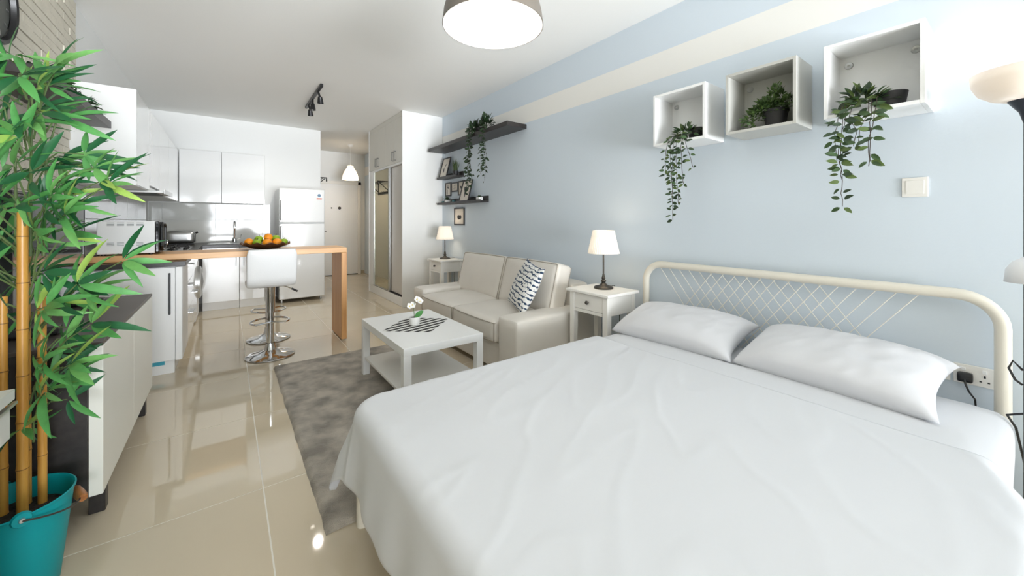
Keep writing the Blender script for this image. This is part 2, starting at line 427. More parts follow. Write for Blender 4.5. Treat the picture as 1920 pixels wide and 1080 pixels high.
# gas hob
h = thing('gas_hob', (-.58, 5.6, .9), 'stainless gas hob with black pan supports in the worktop', 'hob')
box('plate', M_steel, h, -.84, -.34, 5.32, 5.90, .9, .912, .004)
for x in (-.72, -.47):
    for y in (5.46, 5.76):
        bn = MB().lathe([(0, .02), (.035, .02), (.04, .01), (.05, 0)], (x, y, .912), 20).build('burner', M_black, h)
        g = MB()
        for a in range(4):
            dx, dy = math.cos(a * math.pi / 2), math.sin(a * math.pi / 2)
            g.tube([(x + dx * .11, y + dy * .11, .912), (x + dx * .11, y + dy * .11, .947), (x + dx * .03, y + dy * .03, .947)], .005, 6)
        g.build('pan_support', M_black, h)
for i in range(4): MB().lathe([(0, .025), (.016, .025), (.02, 0)], (-.365, 5.45 + i * .11, .912), 14).build('knob', M_black, h)
# toaster
t = thing('toaster', (-.5, 6.85, .9), 'brushed steel toaster with rounded ends beside the microwave', 'toaster')
MB().soft(.15, .085, .085, .045, (0, 0, .004), 8, Matrix.Translation((-.505, 6.85, 1.005))).build('body', M_steel, t)
box('base', M_black, t, -.645, -.365, 6.775, 6.925, .9, .925, .006)
box('end_cap', M_black, t, -.362, -.35, 6.80, 6.90, .94, 1.05, .004)
for dy in (-.025, .025): box('bread_slot', M_black, t, -.61, -.40, 6.85 + dy - .009, 6.85 + dy + .009, 1.088, 1.0925, 0)
MB().tube([(-.352, 6.85, 1.06), (-.325, 6.85, 1.07)], .012, 8).build('lever', M_black, t)

# ------------------------------------------------------------------ kitchen: wall units
def wall_unit(y0, y1, label, z0=1.49, end=False):
    c = thing('wall_cabinet', (-.71, (y0 + y1) / 2, z0), label, 'cabinet', 'kitchen wall cabinets')
    box('body', M_white, c, XL + .002, -.56, y0, y1 - .002, z0, 2.19)
    box('door', M_gloss, c, -.558, -.54, y0 + .002, y1 - .004, z0 + .002, 2.188, .002)
    return c
wu = wall_unit(3.935, 4.54, 'white glossy wall cabinet with a broad side panel above the microwave')
box('side_panel', M_white, wu, XL + .002, -.538, 3.925, 3.9345, 1.487, 2.192, .001)
wall_unit(4.54, 5.14, 'white glossy wall cabinet holding the pull-out cooker hood', 1.53)
wall_unit(5.14, 5.90, 'white glossy wall cabinet just past the cooker hood')
wall_unit(5.90, 6.97, 'white glossy wall cabinet in the kitchen corner')
h = thing('cooker_hood', (-.66, 4.84, 1.47), 'slim steel pull-out cooker hood under the white wall cabinets', 'cooker hood')
box('body', M_steel, h, XL + .01, -.56, 4.55, 5.13, 1.488, 1.528)
vz = box('visor', M_white, h, -.70, -.45, 4.56, 5.12, 1.470, 1.486, .003)
box('grille', M_black, vz, -.68, -.50, 4.60, 5.08, 1.467, 1.4705, 0)
box('front_lip', M_alu, h, -.449, -.44, 4.55, 5.13, 1.46, 1.50, .002)
def wall_unit_b(x0, x1, label):
    c = thing('wall_cabinet', ((x0 + x1) / 2, 7.15, 1.49), label, 'cabinet', 'kitchen wall cabinets')
    box('body', M_white, c, x0, x1 - .001, 7.0, YB - .009, 1.49, 2.225)
    box('door', M_gloss, c, x0 + .002, x1 - .003, 6.98, 6.998, 1.488, 2.223, .002)
wall_unit_b(-.535, -.068, 'white glossy wall cabinet on the back wall, the one next to the corner')
wall_unit_b(-.066, .466, 'white glossy wall cabinet on the back wall, the one closer to the fridge')

# ------------------------------------------------------------------ fridge
f = thing('refrigerator', (.92, 6.9, 0), 'tall white two-door refrigerator with stickers on its top door', 'refrigerator')
box('body', M_white, f, .62, 1.23, 6.665, 7.29, .05, 1.715, .008)
up = box('door', M_gloss, f, .618, 1.232, 6.60, 6.66, 1.20, 1.715, .012)
lo = box('door', M_gloss, f, .618, 1.232, 6.60, 6.66, .055, 1.185, .012)
for dd, z0, z1 in ((up, 1.235, 1.535), (lo, .80, 1.15)):
    for zz in (z0, z1 - .035): box('handle_mount', M_bronze, dd, .634, .662, 6.563, 6.60, zz, zz + .035, .004)
    box('handle', M_hand, dd, .632, .664, 6.548, 6.562, z0, z1, .005)
s1 = box('sticker', mat('white_sticker', (236, 240, 242), .5), up, 1.115, 1.19, 6.597, 6.5995, 1.555, 1.66, 0)
MB().lathe([(0, 0), (.024, 0), (.024, -.0015)], n=24, M=Matrix.Translation((1.152, 6.5965, 1.622)) @ Matrix.Rotation(R(90), 4, 'X')).build('energy_mark', mat('sticker_blue', (108, 140, 168), .5), up)
box('sticker', mat('sticker_red', (214, 120, 100), .5), up, 1.115, 1.19, 6.5955, 6.5968, 1.562, 1.582, 0)
box('badge', M_alu, up, .90, .965, 6.597, 6.5995, 1.59, 1.60, 0)
for x in (.66, 1.19):
    for y in (6.70, 7.24): MB().cyl((x, y, 0), (x, y, .055), .018).build('foot', M_alu, f)

# ------------------------------------------------------------------ wooden bar
b = thing('bar_counter', (.3, 4.42, 0), 'honey oak breakfast bar with one broad upright leg', 'bar counter')
box('top', M_oak, b, XL + .022, .99, 4.19, 4.64, .902, .952, .003)
box('leg', M_oakz, b, .938, .99, 4.19, 4.64, .012, .9015, .003)
for y in (4.22, 4.61): MB().cyl((.964, y, 0), (.964, y, .012), .016).build('foot', M_paperwhite, b)
# microwave on the bar
m = thing('microwave', (-.64, 4.43, .952), 'white microwave oven with vent slots standing on the wooden bar', 'microwave')
box('body', M_white, m, -.80, -.472, 4.235, 4.63, .964, 1.222, .006)
dr = box('door', M_blackg, m, -.47, -.445, 4.24, 4.625, .966, 1.22, .006)
fr = MB(); hexp = [(4.30, 1.02), (4.30, 1.17), (4.35, 1.205), (4.50, 1.205), (4.55, 1.17), (4.55, 1.02), (4.50, .985), (4.35, .985)]
fr.tube([(-.440, y, z) for y, z in hexp], .012, 8, closed=True); fr.build('window_frame', M_black, dr)
MB().poly([(-.4435, y, z) for y, z in hexp]).build('window', mat('microwave_window', (120, 120, 116), .15), dr)
MB().lathe([(0, .02), (.02, .02), (.024, 0)], n=16, M=Matrix.Translation((-.445, 4.595, 1.03)) @ Matrix.Rotation(R(90), 4, 'Y')).build('dial', M_alu, dr)
M_slot = mat('vent_slot', (120, 122, 122), .6)
for zz in (1.185, 1.03):
    for g in range(4):
        for k in range(3): box('vent_slot', M_slot, m, -.745 + g * .055, -.705 + g * .055, 4.2335, 4.2355, zz + k * .01, zz + k * .01 + .0035, 0)
for x in (-.77, -.5):
    for y in (4.27, 4.6): MB().cyl((x, y, .952), (x, y, .966), .014).build('foot', M_black, m)
tag(MB().tube([(-.81, 4.50, 1.0), (-.83, 4.44, .97), (-.82, 4.36, .958), (-.79, 4.26, .958), (-.80, 4.21, .958), (-.85, 4.20, .957)], .004, 6).build('power_cable', M_black, None), 'black power cable beside the microwave on the bar', 'cable')

# ------------------------------------------------------------------ fruit bowl and fruit
bx, by = .30, 4.40
bw = thing('fruit_bowl', (bx, by, .952), 'dark wavy-rimmed fruit bowl on the wooden bar', 'bowl')
M_bowl = mat('dark_bronze_bowl', (88, 60, 38), .35, .3)
def bowlfn(u, v):
    a = u * math.tau; r = .05 + .155 * v ** .8
    z = .006 + .055 * v ** 1.7 + (.010 * math.sin(a * 12) * max(0, v - .6) / .4)
    return (bx + r * math.cos(a), by + r * math.sin(a), .952 + z)
bo = MB(); bo.grid(bowlfn, 96, 10); bo.disc((bx, by, .9575), .052); bo.build('dish', M_bowl, bw, solid=.004)
MB().lathe([(.055, 0), (.05, .008)], (bx, by, .952), 24).build('foot_ring', M_bowl, bw)
def fruit(kind, loc, label, r):
    if kind == 'orange':
        t = thing('orange', loc, label, 'orange', 'fruit in the bowl')
        MB().lathe([(r * math.sin(math.pi * k / 14), r * .96 - r * .96 * math.cos(math.pi * k / 14)) for k in range(15)], loc, 22).build('peel', M_orange, t)
        MB().disc((loc[0], loc[1], loc[2] + r * 1.925), .006, 8).build('stem_scar', M_twig, t)
    else:
        t = thing('apple', loc, label, 'apple', 'fruit in the bowl')
        pr = []
        for k in range(17):
            a = math.pi * k / 16; rr = r * math.sin(a) * (1.0 + .08 * math.cos(a * 1.0)); z = r * .92 - r * .92 * math.cos(a) - r * .22 * math.exp(-((rr / r) / .3) ** 2) * (1 if a > 1.6 else -.4)
            pr.append((rr, z))
        MB().lathe(pr, loc, 22).build('skin', M_apple, t)
        MB().tube([(loc[0], loc[1], loc[2] + r * 1.55), (loc[0] + .006, loc[1], loc[2] + r * 2.05)], .0025, 6).build('stem', M_twigd, t)
M_orange = mat('orange_peel', (246, 152, 22), .45, bump=(200, .25))
M_apple = mat('green_apple_skin', (150, 186, 42), .3, var=(18, .15))
base = .975
fruit('orange', (bx - .155 + .02, by - .015, base + .012), 'orange at the end of the fruit bowl closest to the microwave', .038)
fruit('apple', (bx - .075, by - .070, base + .009), 'green apple in the front row between the first two oranges', .037)
fruit('orange', (bx + .005, by - .095, base + .002), 'orange in the front row at the middle of the fruit bowl', .041)
fruit('orange', (bx + .088, by - .062, base + .002), 'orange in the front row second from the hallway end of the bowl', .041)
fruit('apple', (bx + .150, by + .0, base + .010), 'green apple at the hallway end of the fruit bowl', .037)
fruit('apple', (bx - .055, by + .03, base + .040), 'green apple on top of the pile, closest to the faucet', .037)
fruit('orange', (bx + .018, by - .02, base + .054), 'orange crowning the middle of the fruit pile', .038)
fruit('apple', (bx + .085, by + .03, base + .046), 'green apple on top of the pile, closest to the fridge', .037)
fruit('orange', (bx + .015, by + .09, base + .002), 'orange half hidden at the back of the fruit bowl', .039)
fruit('apple', (bx - .075, by + .11, base + .010), 'green apple at the back of the bowl nearest the sink', .036)

# ------------------------------------------------------------------ bar stools
def stool(cx, cy, flip, label):
    t = thing('bar_stool', (cx, cy, 0), label, 'bar stool', 'bar stools at the breakfast bar')
    s = -1 if not flip else 1                                 # the backrest side
    MB().lathe([(0, .002), (.19, .002), (.195, .008), (.185, .016), (.10, .03), (.05, .06), (.038, .10), (.034, .12)], (cx, cy, 0), 48).build('base', M_chrome, t)
    MB().lathe([(.03, .11), (.03, .40), (.0375, .40), (.0375, .62), (.045, .64), (.07, .66)], (cx, cy, 0), 28).build('column', M_chrome, t)
    ring = [(cx + .15 * math.sin(R(a)), cy + -s * .02 - s * .14 * math.cos(R(a)) * 1.1, .31) for a in range(-130, 131, 10)]
    ring = [(cx + (.036 if False else 0), cy + s * .03, .31)] + ring + [(cx, cy + s * .03, .31)]
    MB().tube(ring, .009, 8).build('footrest', M_chrome, t)
    lv = MB().tube([(cx + .04, cy, .64), (cx + .12, cy - .01, .62), (cx + .20, cy - .02, .575)], .005, 8).build('lever', M_chrome, t)
    MB().tube([(cx + .165, cy - .016, .596), (cx + .215, cy - .022, .566)], .009, 8).build('lever_grip', M_black, lv)
    # one bent padded shell: seat then backrest
    pts = []
    for k in range(8): pts.append((-.21 + .03 * k, .665 - .012 * math.sin(k / 7 * math.pi)))
    y0, z0 = pts[-1]
    for k in range(1, 9):
        a = R(k * 10.2); pts.append((y0 + .11 + .085 * math.sin(a) - .0, z0 + .085 * (1 - math.cos(a))))
    y1, z1 = pts[-1]
    for k in range(1, 9): pts.append((y1 + .004 * k, z1 + .03 * k))
    n = len(pts); W = .185; th = .028; sh = MB(); NV = 14
    def prof(u):
        f = u * (n - 1); i = min(int(f), n - 2); q = f - i
        a, b = pts[i], pts[i + 1]; tx, tz = b[0] - a[0], b[1] - a[1]; L = math.hypot(tx, tz)
        return a[0] + tx * q, a[1] + tz * q, -tz / L, tx / L
    def fn(u, v):
        y, z, ny, nz = prof(u)
        a = v * math.tau
        e = 4.5; ca, sa = math.cos(a), math.sin(a)
        xx = math.copysign(abs(ca) ** (2 / e), ca) * W; hh = math.copysign(abs(sa) ** (2 / e), sa) * th
        en = min(u, 1 - u); k = 1 if en > .06 else math.sqrt(max(0, 1 - (1 - en / .06) ** 2)) * .25 + .75
        hh *= k; xx *= (.93 + .07 * min(1, en / .06))
        return (cx + xx, cy + -s * -(y) * 1.0 if False else cy + s * (y + ny * hh), z + nz * hh)
    sh.grid(fn, 44, 36)
    for u in (0, 1): sh.poly([fn(u, v / 36) for v in range(36)])
    sh.build('seat_shell', mat('white_leatherette', (238, 239, 239), .35, bump=(120, .05)), t, angle=60)
    MB().box(cx - .09, cx + .09, cy - .09, cy + .09, .632, .642).build('seat_plate', M_black, t, bevel=.004)
    return t
stool(.315, 4.11, False, 'white bar stool with chrome base, backrest towards the rug')
stool(.345, 4.70, True, 'white bar stool mostly hidden on the kitchen side of the bar')

# ------------------------------------------------------------------ wardrobe
w = thing('wardrobe', (2.3, 6.08, 0), 'built-in white wardrobe with a mirrored sliding door', 'wardrobe')
WY0, WY1 = 5.275, 6.88
box('side_panel', M_white_wall, w, 1.985, XR - .002, WY0, WY0 + .022, .001, ZC - .002, .002)
box('side_panel', M_white, w, 1.985, XR - .002, WY1 - .022, WY1, .001, ZC - .002, .002)
box('body', M_white, w, 2.09, XR - .004, WY0 + .024, WY1 - .024, .14, ZC - .004, .002)
box('plinth', M_white, w, 2.0, 2.085, WY0 + .023, WY1 - .023, .001, .135, .002)
box('divider', M_white, w, 1.992, 2.088, WY0 + .024, WY1 - .024, 2.045, 2.075, .001)
M_wdoor = mat('wardrobe_door_laminate', (226, 224, 216), .35)
ys = [WY0 + .024, 5.60, 6.00, 6.40, WY1 - .024]
for k in range(4):
    dd = box('door', M_wdoor, w, 1.988, 2.008, ys[k] + .002, ys[k + 1] - .002, 2.077, 2.72, .002)
    hy = ys[k + 1] - .05 if k % 2 == 0 else ys[k] + .05
    bar_handle(dd, (1.988, hy, 2.12), (1.988, hy, 2.25), (-1, 0, 0), M_hand, .008, .025)
box('fascia', M_wdoor, w, 1.99, 2.02, WY0 + .024, WY1 - .024, 2.722, ZC - .004, .001)
md = box('mirror_door', M_mirror, w, 2.002, 2.014, 5.90, 6.60, .155, 2.04, 0, smooth=False)
fr = MB()
fr.box(1.994, 2.02, 5.855, 5.898, .145, 2.044); fr.box(1.994, 2.02, 6.602, 6.64, .145, 2.044); fr.box(1.996, 2.02, 5.898, 6.602, .143, .154); fr.box(1.996, 2.02, 5.898, 6.602, 2.041, 2.044)
fr.build('mirror_frame', M_alu, md, bevel=.002)
box('filler', M_white, w, 1.99, 2.03, 6.642, WY1 - .024, .14, 2.044, .001)
sd = box('sliding_door', mat('grey_white_laminate', (214, 210, 204), .35), w, 2.03, 2.05, 5.30, 5.92, .152, 2.04, .002)
box('bottom_track', M_black, w, 2.0, 2.07, 5.30, 6.60, .136, .143, 0)

# ------------------------------------------------------------------ hallway things
rk = thing('coat_rack', (1.30, 8.3, 1.8), 'black wall-mounted hat and coat rack in the hallway', 'coat rack')
for y in (7.98, 8.62):
    a = MB(); a.tube([(1.302, y, 1.80), (1.302, y, 2.05), (1.52, y, 2.05), (1.52, y, 1.98)], .013, 8); a.tube([(1.302, y, 1.86), (1.50, y, 2.04)], .008, 6); a.build('bracket', M_black, rk)
for x in (1.36, 1.42, 1.48): MB().cyl((x, 7.98, 2.05), (x, 8.62, 2.05), .009, n=8).build('rail', M_black, rk)
box('hook_board', M_black, rk, 1.301, 1.317, 8.0, 8.6, 1.80, 1.85, .002)
for i in range(5):
    y = 8.06 + i * .12; MB().tube([(1.317, y, 1.83), (1.36, y, 1.82), (1.372, y, 1.85)], .006, 6).build('hook', M_black, rk)
hl = thing('pendant_lamp', (2.03, 8.3, 2.07), 'small white bell-shaped pendant lamp glowing in the hallway', 'lamp')
M_bell = mat('white_glass_shade_lit', (250, 240, 224), .4, emit=((255, 226, 190), 1.0))
MB().lathe([(.155, 0), (.150, .06), (.130, .13), (.095, .20), (.062, .245), (.055, .285)], (2.03, 8.3, 2.07), 36).build('shade', M_bell, hl, solid=.004)
MB().cyl((2.03, 8.3, 2.35), (2.03, 8.3, 2.76), .004, n=6).build('cord', M_paperwhite, hl)
MB().lathe([(.006, -.06), (.045, -.035), (.055, 0)], (2.03, 8.3, ZC - .001), 24).build('ceiling_rose', M_paperwhite, hl)
MB().lathe([(.012, .27), (.02, .24), (.02, .2), (.035, .15), (.03, .11), (0, .095)], (2.03, 8.3, 2.07), 20).build('bulb', M_bulb, hl)
lamp_point('hall_bulb_light', (2.03, 8.3, 2.10), 2.5, (1, .80, .58), .05, hl)

# ceiling track spots
tk = thing('spotlight_track', (.87, 5.3, 2.70), 'black ceiling spotlight track with three swivel heads', 'lamp')
box('track', M_black, tk, .850, .880, 4.80, 5.88, 2.755, ZC - .002, .004)
for y, tilt in ((5.02, .5), (5.38, .0), (5.68, .45)):
    hd_ = MB().lathe([(.0, .0), (.022, 0), (.026, -.015), (.032, -.055), (.035, -.08), (.03, -.08), (.022, -.055)], n=22, M=Matrix.Translation((.865 + tilt * .04, y, 2.70)) @ Matrix.Rotation(tilt, 4, 'X') @ Matrix.Rotation(-tilt * .3, 4, 'Y')).build('spot_head', M_black, tk)
    MB().cyl((.865, y, 2.755), (.865 + tilt * .04, y, 2.695), .012, n=10).build('swivel', M_black, hd_)
    if tilt == 0: MB().lathe([(0, -.066), (.026, -.066)], (.865, y, 2.70), 20).build('bulb', M_bulb, hd_)
for y_, ty_ in ((5.02, 4.6), (5.38, 5.6), (5.68, 6.6)):
    sl = bpy.data.lights.new('track_spot_light', 'SPOT'); sl.energy = 13; sl.color = (1, .92, .82); sl.spot_size = R(120); sl.spot_blend = 1.0; sl.shadow_soft_size = .04
    so_ = bpy.data.objects.new('track_spot_light', sl); scene.collection.objects.link(so_); so_.location = (.865, y_, 2.57); so_['kind'] = 'helper'
    so_.rotation_euler = Vector((.55 - .865, ty_ - y_, -1.7)).to_track_quat('-Z', 'Y').to_euler(); _place(so_, tk)

# ------------------------------------------------------------------ bed
bed = thing('bed', (1.5, .88, 0), 'cream metal double bed with a rounded lattice headboard', 'bed')
HX = 2.555; HY0, HY1, HZ, hr = .065, 1.735, .905, .024
rc = .13
pts = [(HX, HY1, 0)] + [(HX, HY1, z) for z in (.3, .6, HZ - rc)]
for a in range(10, 91, 10): pts.append((HX, HY1 - rc + rc * math.cos(R(a)), HZ - rc + rc * math.sin(R(a))))
for a in range(90, 180, 10): pts.append((HX, HY0 + rc + rc * math.cos(R(a)), HZ - rc + rc * math.sin(R(a))))
pts += [(HX, HY0, HZ - rc), (HX, HY0, .6), (HX, HY0, .3), (HX, HY0, 0)]
MB().tube(pts, hr, 16).build('headboard_frame', M_cream, bed, angle=80)
MB().cyl((HX, HY0, .36), (HX, HY1, .36), .012, n=10).build('headboard_rail', M_cream, bed)
M_wire = mat('cream_wire', (232, 229, 218), .4)
zt, zb = HZ - .01, .36; sp = .072
for k in range(-2, 22):
    for sgn in (1, -1):
        y = HY1 - .18 - k * sp
        ya, yb = (y, y - (zt - zb) * .74) if sgn == 1 else (y - (zt - zb) * .74, y)
        lo_, hi = HY0 + .16, HY1 - .10
        if min(ya, yb) < lo_ or max(ya, yb) > hi: continue
        MB().tube([(HX + sgn * .003, ya, zt), (HX + sgn * .003, yb, zb)], .0021, 6).build('lattice_wire', M_wire, bed)
for y in (.14, 1.60): MB().cyl((.437, y, 0), (.437, y, .30), .0225, n=20).build('leg', M_cream, bed)
for y in (.105, 1.655): box('side_rail', M_cream, bed, .43, HX - .02, y - .015, y + .015, .24, .28, .004)
box('foot_rail', M_cream, bed, .42, .45, .14, 1.62, .24, .28, .004)
for i in range(9): box('slat', M_oak, bed, .55 + i * .22, .63 + i * .22, .125, 1.635, .262, .278, .002)
mt = MB().soft(1.02, .83, .097, .07, (0, 0, .006), 14, Matrix.Translation((1.475, .862, .376)))
tag(mt.build('mattress', M_sheet, None), 'white mattress showing at the head of the bed beyond the sheet', 'mattress')
# sheet
SX0, SX1, SY0, SY1, SZ = .40, 1.90, .045, 1.695, .486
def sheet():
    Rr = .13; e = .055; over = .262
    ix0, iy0, iy1 = SX0 + Rr, SY0 + Rr, SY1 - Rr
    nu, nv = 150, 150
    a0 = SX0 - over; b0 = SY0 - over; b1 = SY1 + over
    def fn(u, v):
        a = a0 + (SX1 - a0) * u; b = b0 + (b1 - b0) * v
        px, py = max(a, ix0), min(max(b, iy0), iy1)
        dx, dy = a - px, b - py; r = math.hypot(dx, dy)
        n = (dx / r, dy / r) if r > 1e-9 else (0, 0)
        flat = Rr - e
        if r <= flat: h, dz = r, 0
        elif r <= flat + e * math.pi / 2:
            t = (r - flat) / e; h = flat + e * math.sin(t); dz = e * (1 - math.cos(t))
        else:
            q = r - flat - e * math.pi / 2
            corner = abs(n[0] * n[1]) * 2
            fl = .05 + .22 * corner
            h = Rr + q * fl; dz = e + q * math.sqrt(1 - fl * fl) * (1 - .10 * corner)
            s = py * 9.0 if abs(n[0]) > .7 else px * 9.0
            ang = math.atan2(n[1], n[0]) * 6
            fold = math.sin(s * 1.7 + ang + 1.3) * .6 + math.sin(s * 3.1 - ang * 1.6) * .4
            h += (fold * .5 + .5) * (.026 if n[1] > -.5 else .02) * min(1, q / .2) ** 1.2
        x, y, z = px + n[0] * h, py + n[1] * h, SZ - dz
        if dz < .05:
            P = Vector((x * 1.0, y * 1.0, 0))
            w = mnoise.noise(Vector((x * 2.2 + y * 1.5, y * 2.0 - x * .6, 3))) * .006
            c1 = mnoise.noise(Vector((x * 1.1 + y * 2.6, (y - x * .45) * 7.0, 9)))
            w += .0022 * max(0, 1 - abs(c1) * 9)
            z += w * (1 - dz / .05)
        k_ = max(0, min(1, (1.92 - x) / .35)); k_ = k_ * k_ * (3 - 2 * k_)
        if py <= iy0 + .5: y -= .085 * k_ * max(0, 1 - (py - iy0) / .5)
        return (x, y, z)
    s = MB().grid(fn, nu, nv)
    return s.build('bed_sheet', M_sheet, None, angle=180, solid=.003)
bs = sheet(); tag(bs, 'plain white bed sheet spread over the double bed', 'bed sheet')
def pillow(name, cx, cy, cz, L, W, T, tilt, yaw, label, seed):
    # L along the headboard, W across, T thickness
    M = Matrix.Translation((cx, cy, cz)) @ Matrix.Rotation(yaw, 4, 'Z') @ Matrix.Rotation(-tilt, 4, 'Y')
    def surf(sg):
        def fn(u, v):
            a, b = u * 2 - 1, v * 2 - 1
            pinx = 1 - .09 * (1 - abs(b) ** 2.2) * abs(a) ** 6; piny = 1 - .08 * (1 - abs(a) ** 2.2) * abs(b) ** 6
            t = max(0, (1 - abs(a) ** 2.8)) ** .5 * max(0, (1 - abs(b) ** 2.8)) ** .5
            wr = mnoise.noise(Vector((a * 3 + seed, b * 3.5, sg))) * .006 + mnoise.noise(Vector((a * 9 + b * 3 + seed, b * 2.6, sg * 2))) * .006
            edge = min(1 - abs(a), 1 - abs(b))
            z = sg * (T / 2 * t + wr * min(1, edge * 5)) - .02 * (abs(a) * abs(b)) ** 3
            return (b * W / 2 * piny, a * L / 2 * pinx, z)
        return fn
    p = MB(); p.grid(surf(1), 44, 34, M); p.grid(lambda u, v: surf(-1)(1 - u, v), 44, 34, M)
    o = p.build(name, M_pillow, None, angle=180)
    m_ = o.modifiers.new('weld', 'WELD'); m_.merge_threshold = .0005
    return tag(o, label, 'pillow', 'bed pillows')
pillow('pillow', 2.300, 1.315, .560, .76, .44, .185, R(15), R(2), 'white pillow on the bed beside the nightstand with the lamp', 1.0)
pillow('pillow', 2.305, .552, .562, .74, .45, .19, R(15), R(-3), 'white pillow on the bed beside the wall sockets', 5.0)

# ------------------------------------------------------------------ sofa
so = thing('sofa', (2.1, 3.17, 0), 'beige two-seat sofa with broad low arms against the blue wall', 'sofa')
MB().soft(.43, .70, .11, .02, (0, 0, 0), 6, Matrix.Translation((2.13, 3.165, .16))).build('base', M_sofa, so)
for y in (2.33, 4.0):
    MB().soft(.45, .13, .232, .035, (0.004, .003, .006), 8, Matrix.Translation((2.13, y, .262))).build('arm', M_sofa, so)
MB().soft(.11, .83, .27, .04, (0, 0, .005), 8, Matrix.Translation((2.475, 3.165, .42))).build('back', M_sofa, so)
for y in (2.816, 3.514):
    sc = MB().soft(.315, .347, .09, .035, (.012, .004, .035), 12, Matrix.Translation((1.975, y, .355))).build('seat_cushion', M_sofa, so)
    xf = 1.662; L = .335
    for zz in (.425, .285):
        MB().tube([(xf + .004, y - L, zz), (xf - .008, y - L * .6, zz), (xf - .012, y, zz), (xf - .008, y + L * .6, zz), (xf + .004, y + L, zz)], .004, 6).build('piping', M_pipe, sc)
    for sg in (-1, 1):
        MB().tube([(xf + .002, y + sg * L, .285), (xf + .002, y + sg * L, .425), (2.2, y + sg * (L + .006), .432)], .004, 6).build('piping', M_pipe, sc)
for y, yw in ((2.765, R(-2)), (3.575, R(2))):
    Mb = Matrix.Translation((2.285, y, .63)) @ Matrix.Rotation(yw, 4, 'Z') @ Matrix.Rotation(R(15), 4, 'Y')
    bc = MB().soft(.085, .40, .225, .035, (.028, .004, .006), 12, Mb).build('back_cushion', M_sofa, so)
    for xx in (-.08, .08):
        P = [Mb @ Vector((xx, a * .385, b * .212)) for a, b in ((-1, -1), (-1, 0), (-1, .97), (-.97, 1), (0, 1.02), (.97, 1), (1, .97), (1, 0), (1, -1))]
        MB().tube(P, .004, 6).build('piping', M_pipe, bc)
for x in (1.76, 2.5):
    for y in (2.30, 4.03): MB().box(x - .03, x + .03, y - .03, y + .03, 0, .045).build('foot', M_black, so)
# patterned cushion
def tie_dye():
    m = mat('indigo_striped_cotton', (240, 240, 236), .85, bump=(60, .1)); nt = m.node_tree; b = nt.nodes['Principled BSDF']
    tc = nt.nodes.new('ShaderNodeTexCoord'); sx = nt.nodes.new('ShaderNodeSeparateXYZ'); nt.links.new(tc.outputs['UV'], sx.inputs[0])
    n = nt.nodes.new('ShaderNodeTexNoise'); n.inputs['Scale'].default_value = 6; nt.links.new(tc.outputs['UV'], n.inputs['Vector'])
    n2 = nt.nodes.new('ShaderNodeTexNoise'); n2.inputs['Scale'].default_value = 22; nt.links.new(tc.outputs['UV'], n2.inputs['Vector'])
    def mth(op, a, b_=None, c=None):
        k = nt.nodes.new('ShaderNodeMath'); k.operation = op
        for i, q in enumerate((a, b_, c)):
            if q is None: continue
            if isinstance(q, (int, float)): k.inputs[i].default_value = q
            else: nt.links.new(q, k.inputs[i])
        return k.outputs[0]
    dist = mth('MULTIPLY_ADD', n.outputs['Fac'], .12, sx.outputs['Y'])
    fr = mth('FRACT', mth('MULTIPLY', dist, 11.0))
    d = mth('ABSOLUTE', mth('SUBTRACT', fr, .5))
    wid = mth('MULTIPLY_ADD', mth('POWER', n2.outputs['Fac'], 4.0), 2.6, -.04)
    wid = mth('MAXIMUM', wid, .07)
    k = mth('LESS_THAN', d, wid)
    x = nt.nodes.new('ShaderNodeMix'); x.data_type = 'RGBA'
    x.inputs[6].default_value = lin((240, 240, 236)); x.inputs[7].default_value = lin((34, 62, 92))
    nt.links.new(k, x.inputs[0]); nt.links.new(x.outputs[2], b.inputs['Base Color'])
    return m
def throw_cushion():
    S, T = .215, .075
    Mc = Matrix.Translation((2.045, 2.57, .668)) @ Matrix.Rotation(R(-16), 4, 'Z') @ Matrix.Rotation(R(24), 4, 'Y') @ Matrix.Rotation(R(8), 4, 'X')
    v, f, uv = [], [], []
    N = 26
    for sg in (-1, 1):
        k0 = len(v)
        for j in range(N + 1):
            for i in range(N + 1):
                a, b = i / N * 2 - 1, j / N * 2 - 1
                t = max(0, 1 - abs(a) ** 2.2) ** .6 * max(0, 1 - abs(b) ** 2.2) ** .6
                pa = 1 - .10 * (1 - b * b) * abs(a) ** 4; pb = 1 - .10 * (1 - a * a) * abs(b) ** 4
                v.append(tuple(Mc @ Vector((sg * T * t, a * S * pa, b * S * pb)))); uv.append((i / N, j / N))
        for j in range(N):
            for i in range(N):
                q = (k0 + j * (N + 1) + i, k0 + j * (N + 1) + i + 1, k0 + (j + 1) * (N + 1) + i + 1, k0 + (j + 1) * (N + 1) + i)
                f.append(q if sg == 1 else q[::-1])
    mb = MB(); mb.v = v; mb.f = f
    o = mb.build('throw_cushion', tie_dye(), None, angle=180)
    l = o.data.uv_layers.new(name='uv')
    for lp in o.data.loops: l.data[lp.index].uv = uv[lp.vertex_index]
    q = o.modifiers.new('weld', 'WELD'); q.merge_threshold = .0005
    return tag(o, 'white cushion with dark blue tie-dye stripes leaning on the sofa', 'cushion')
throw_cushion()

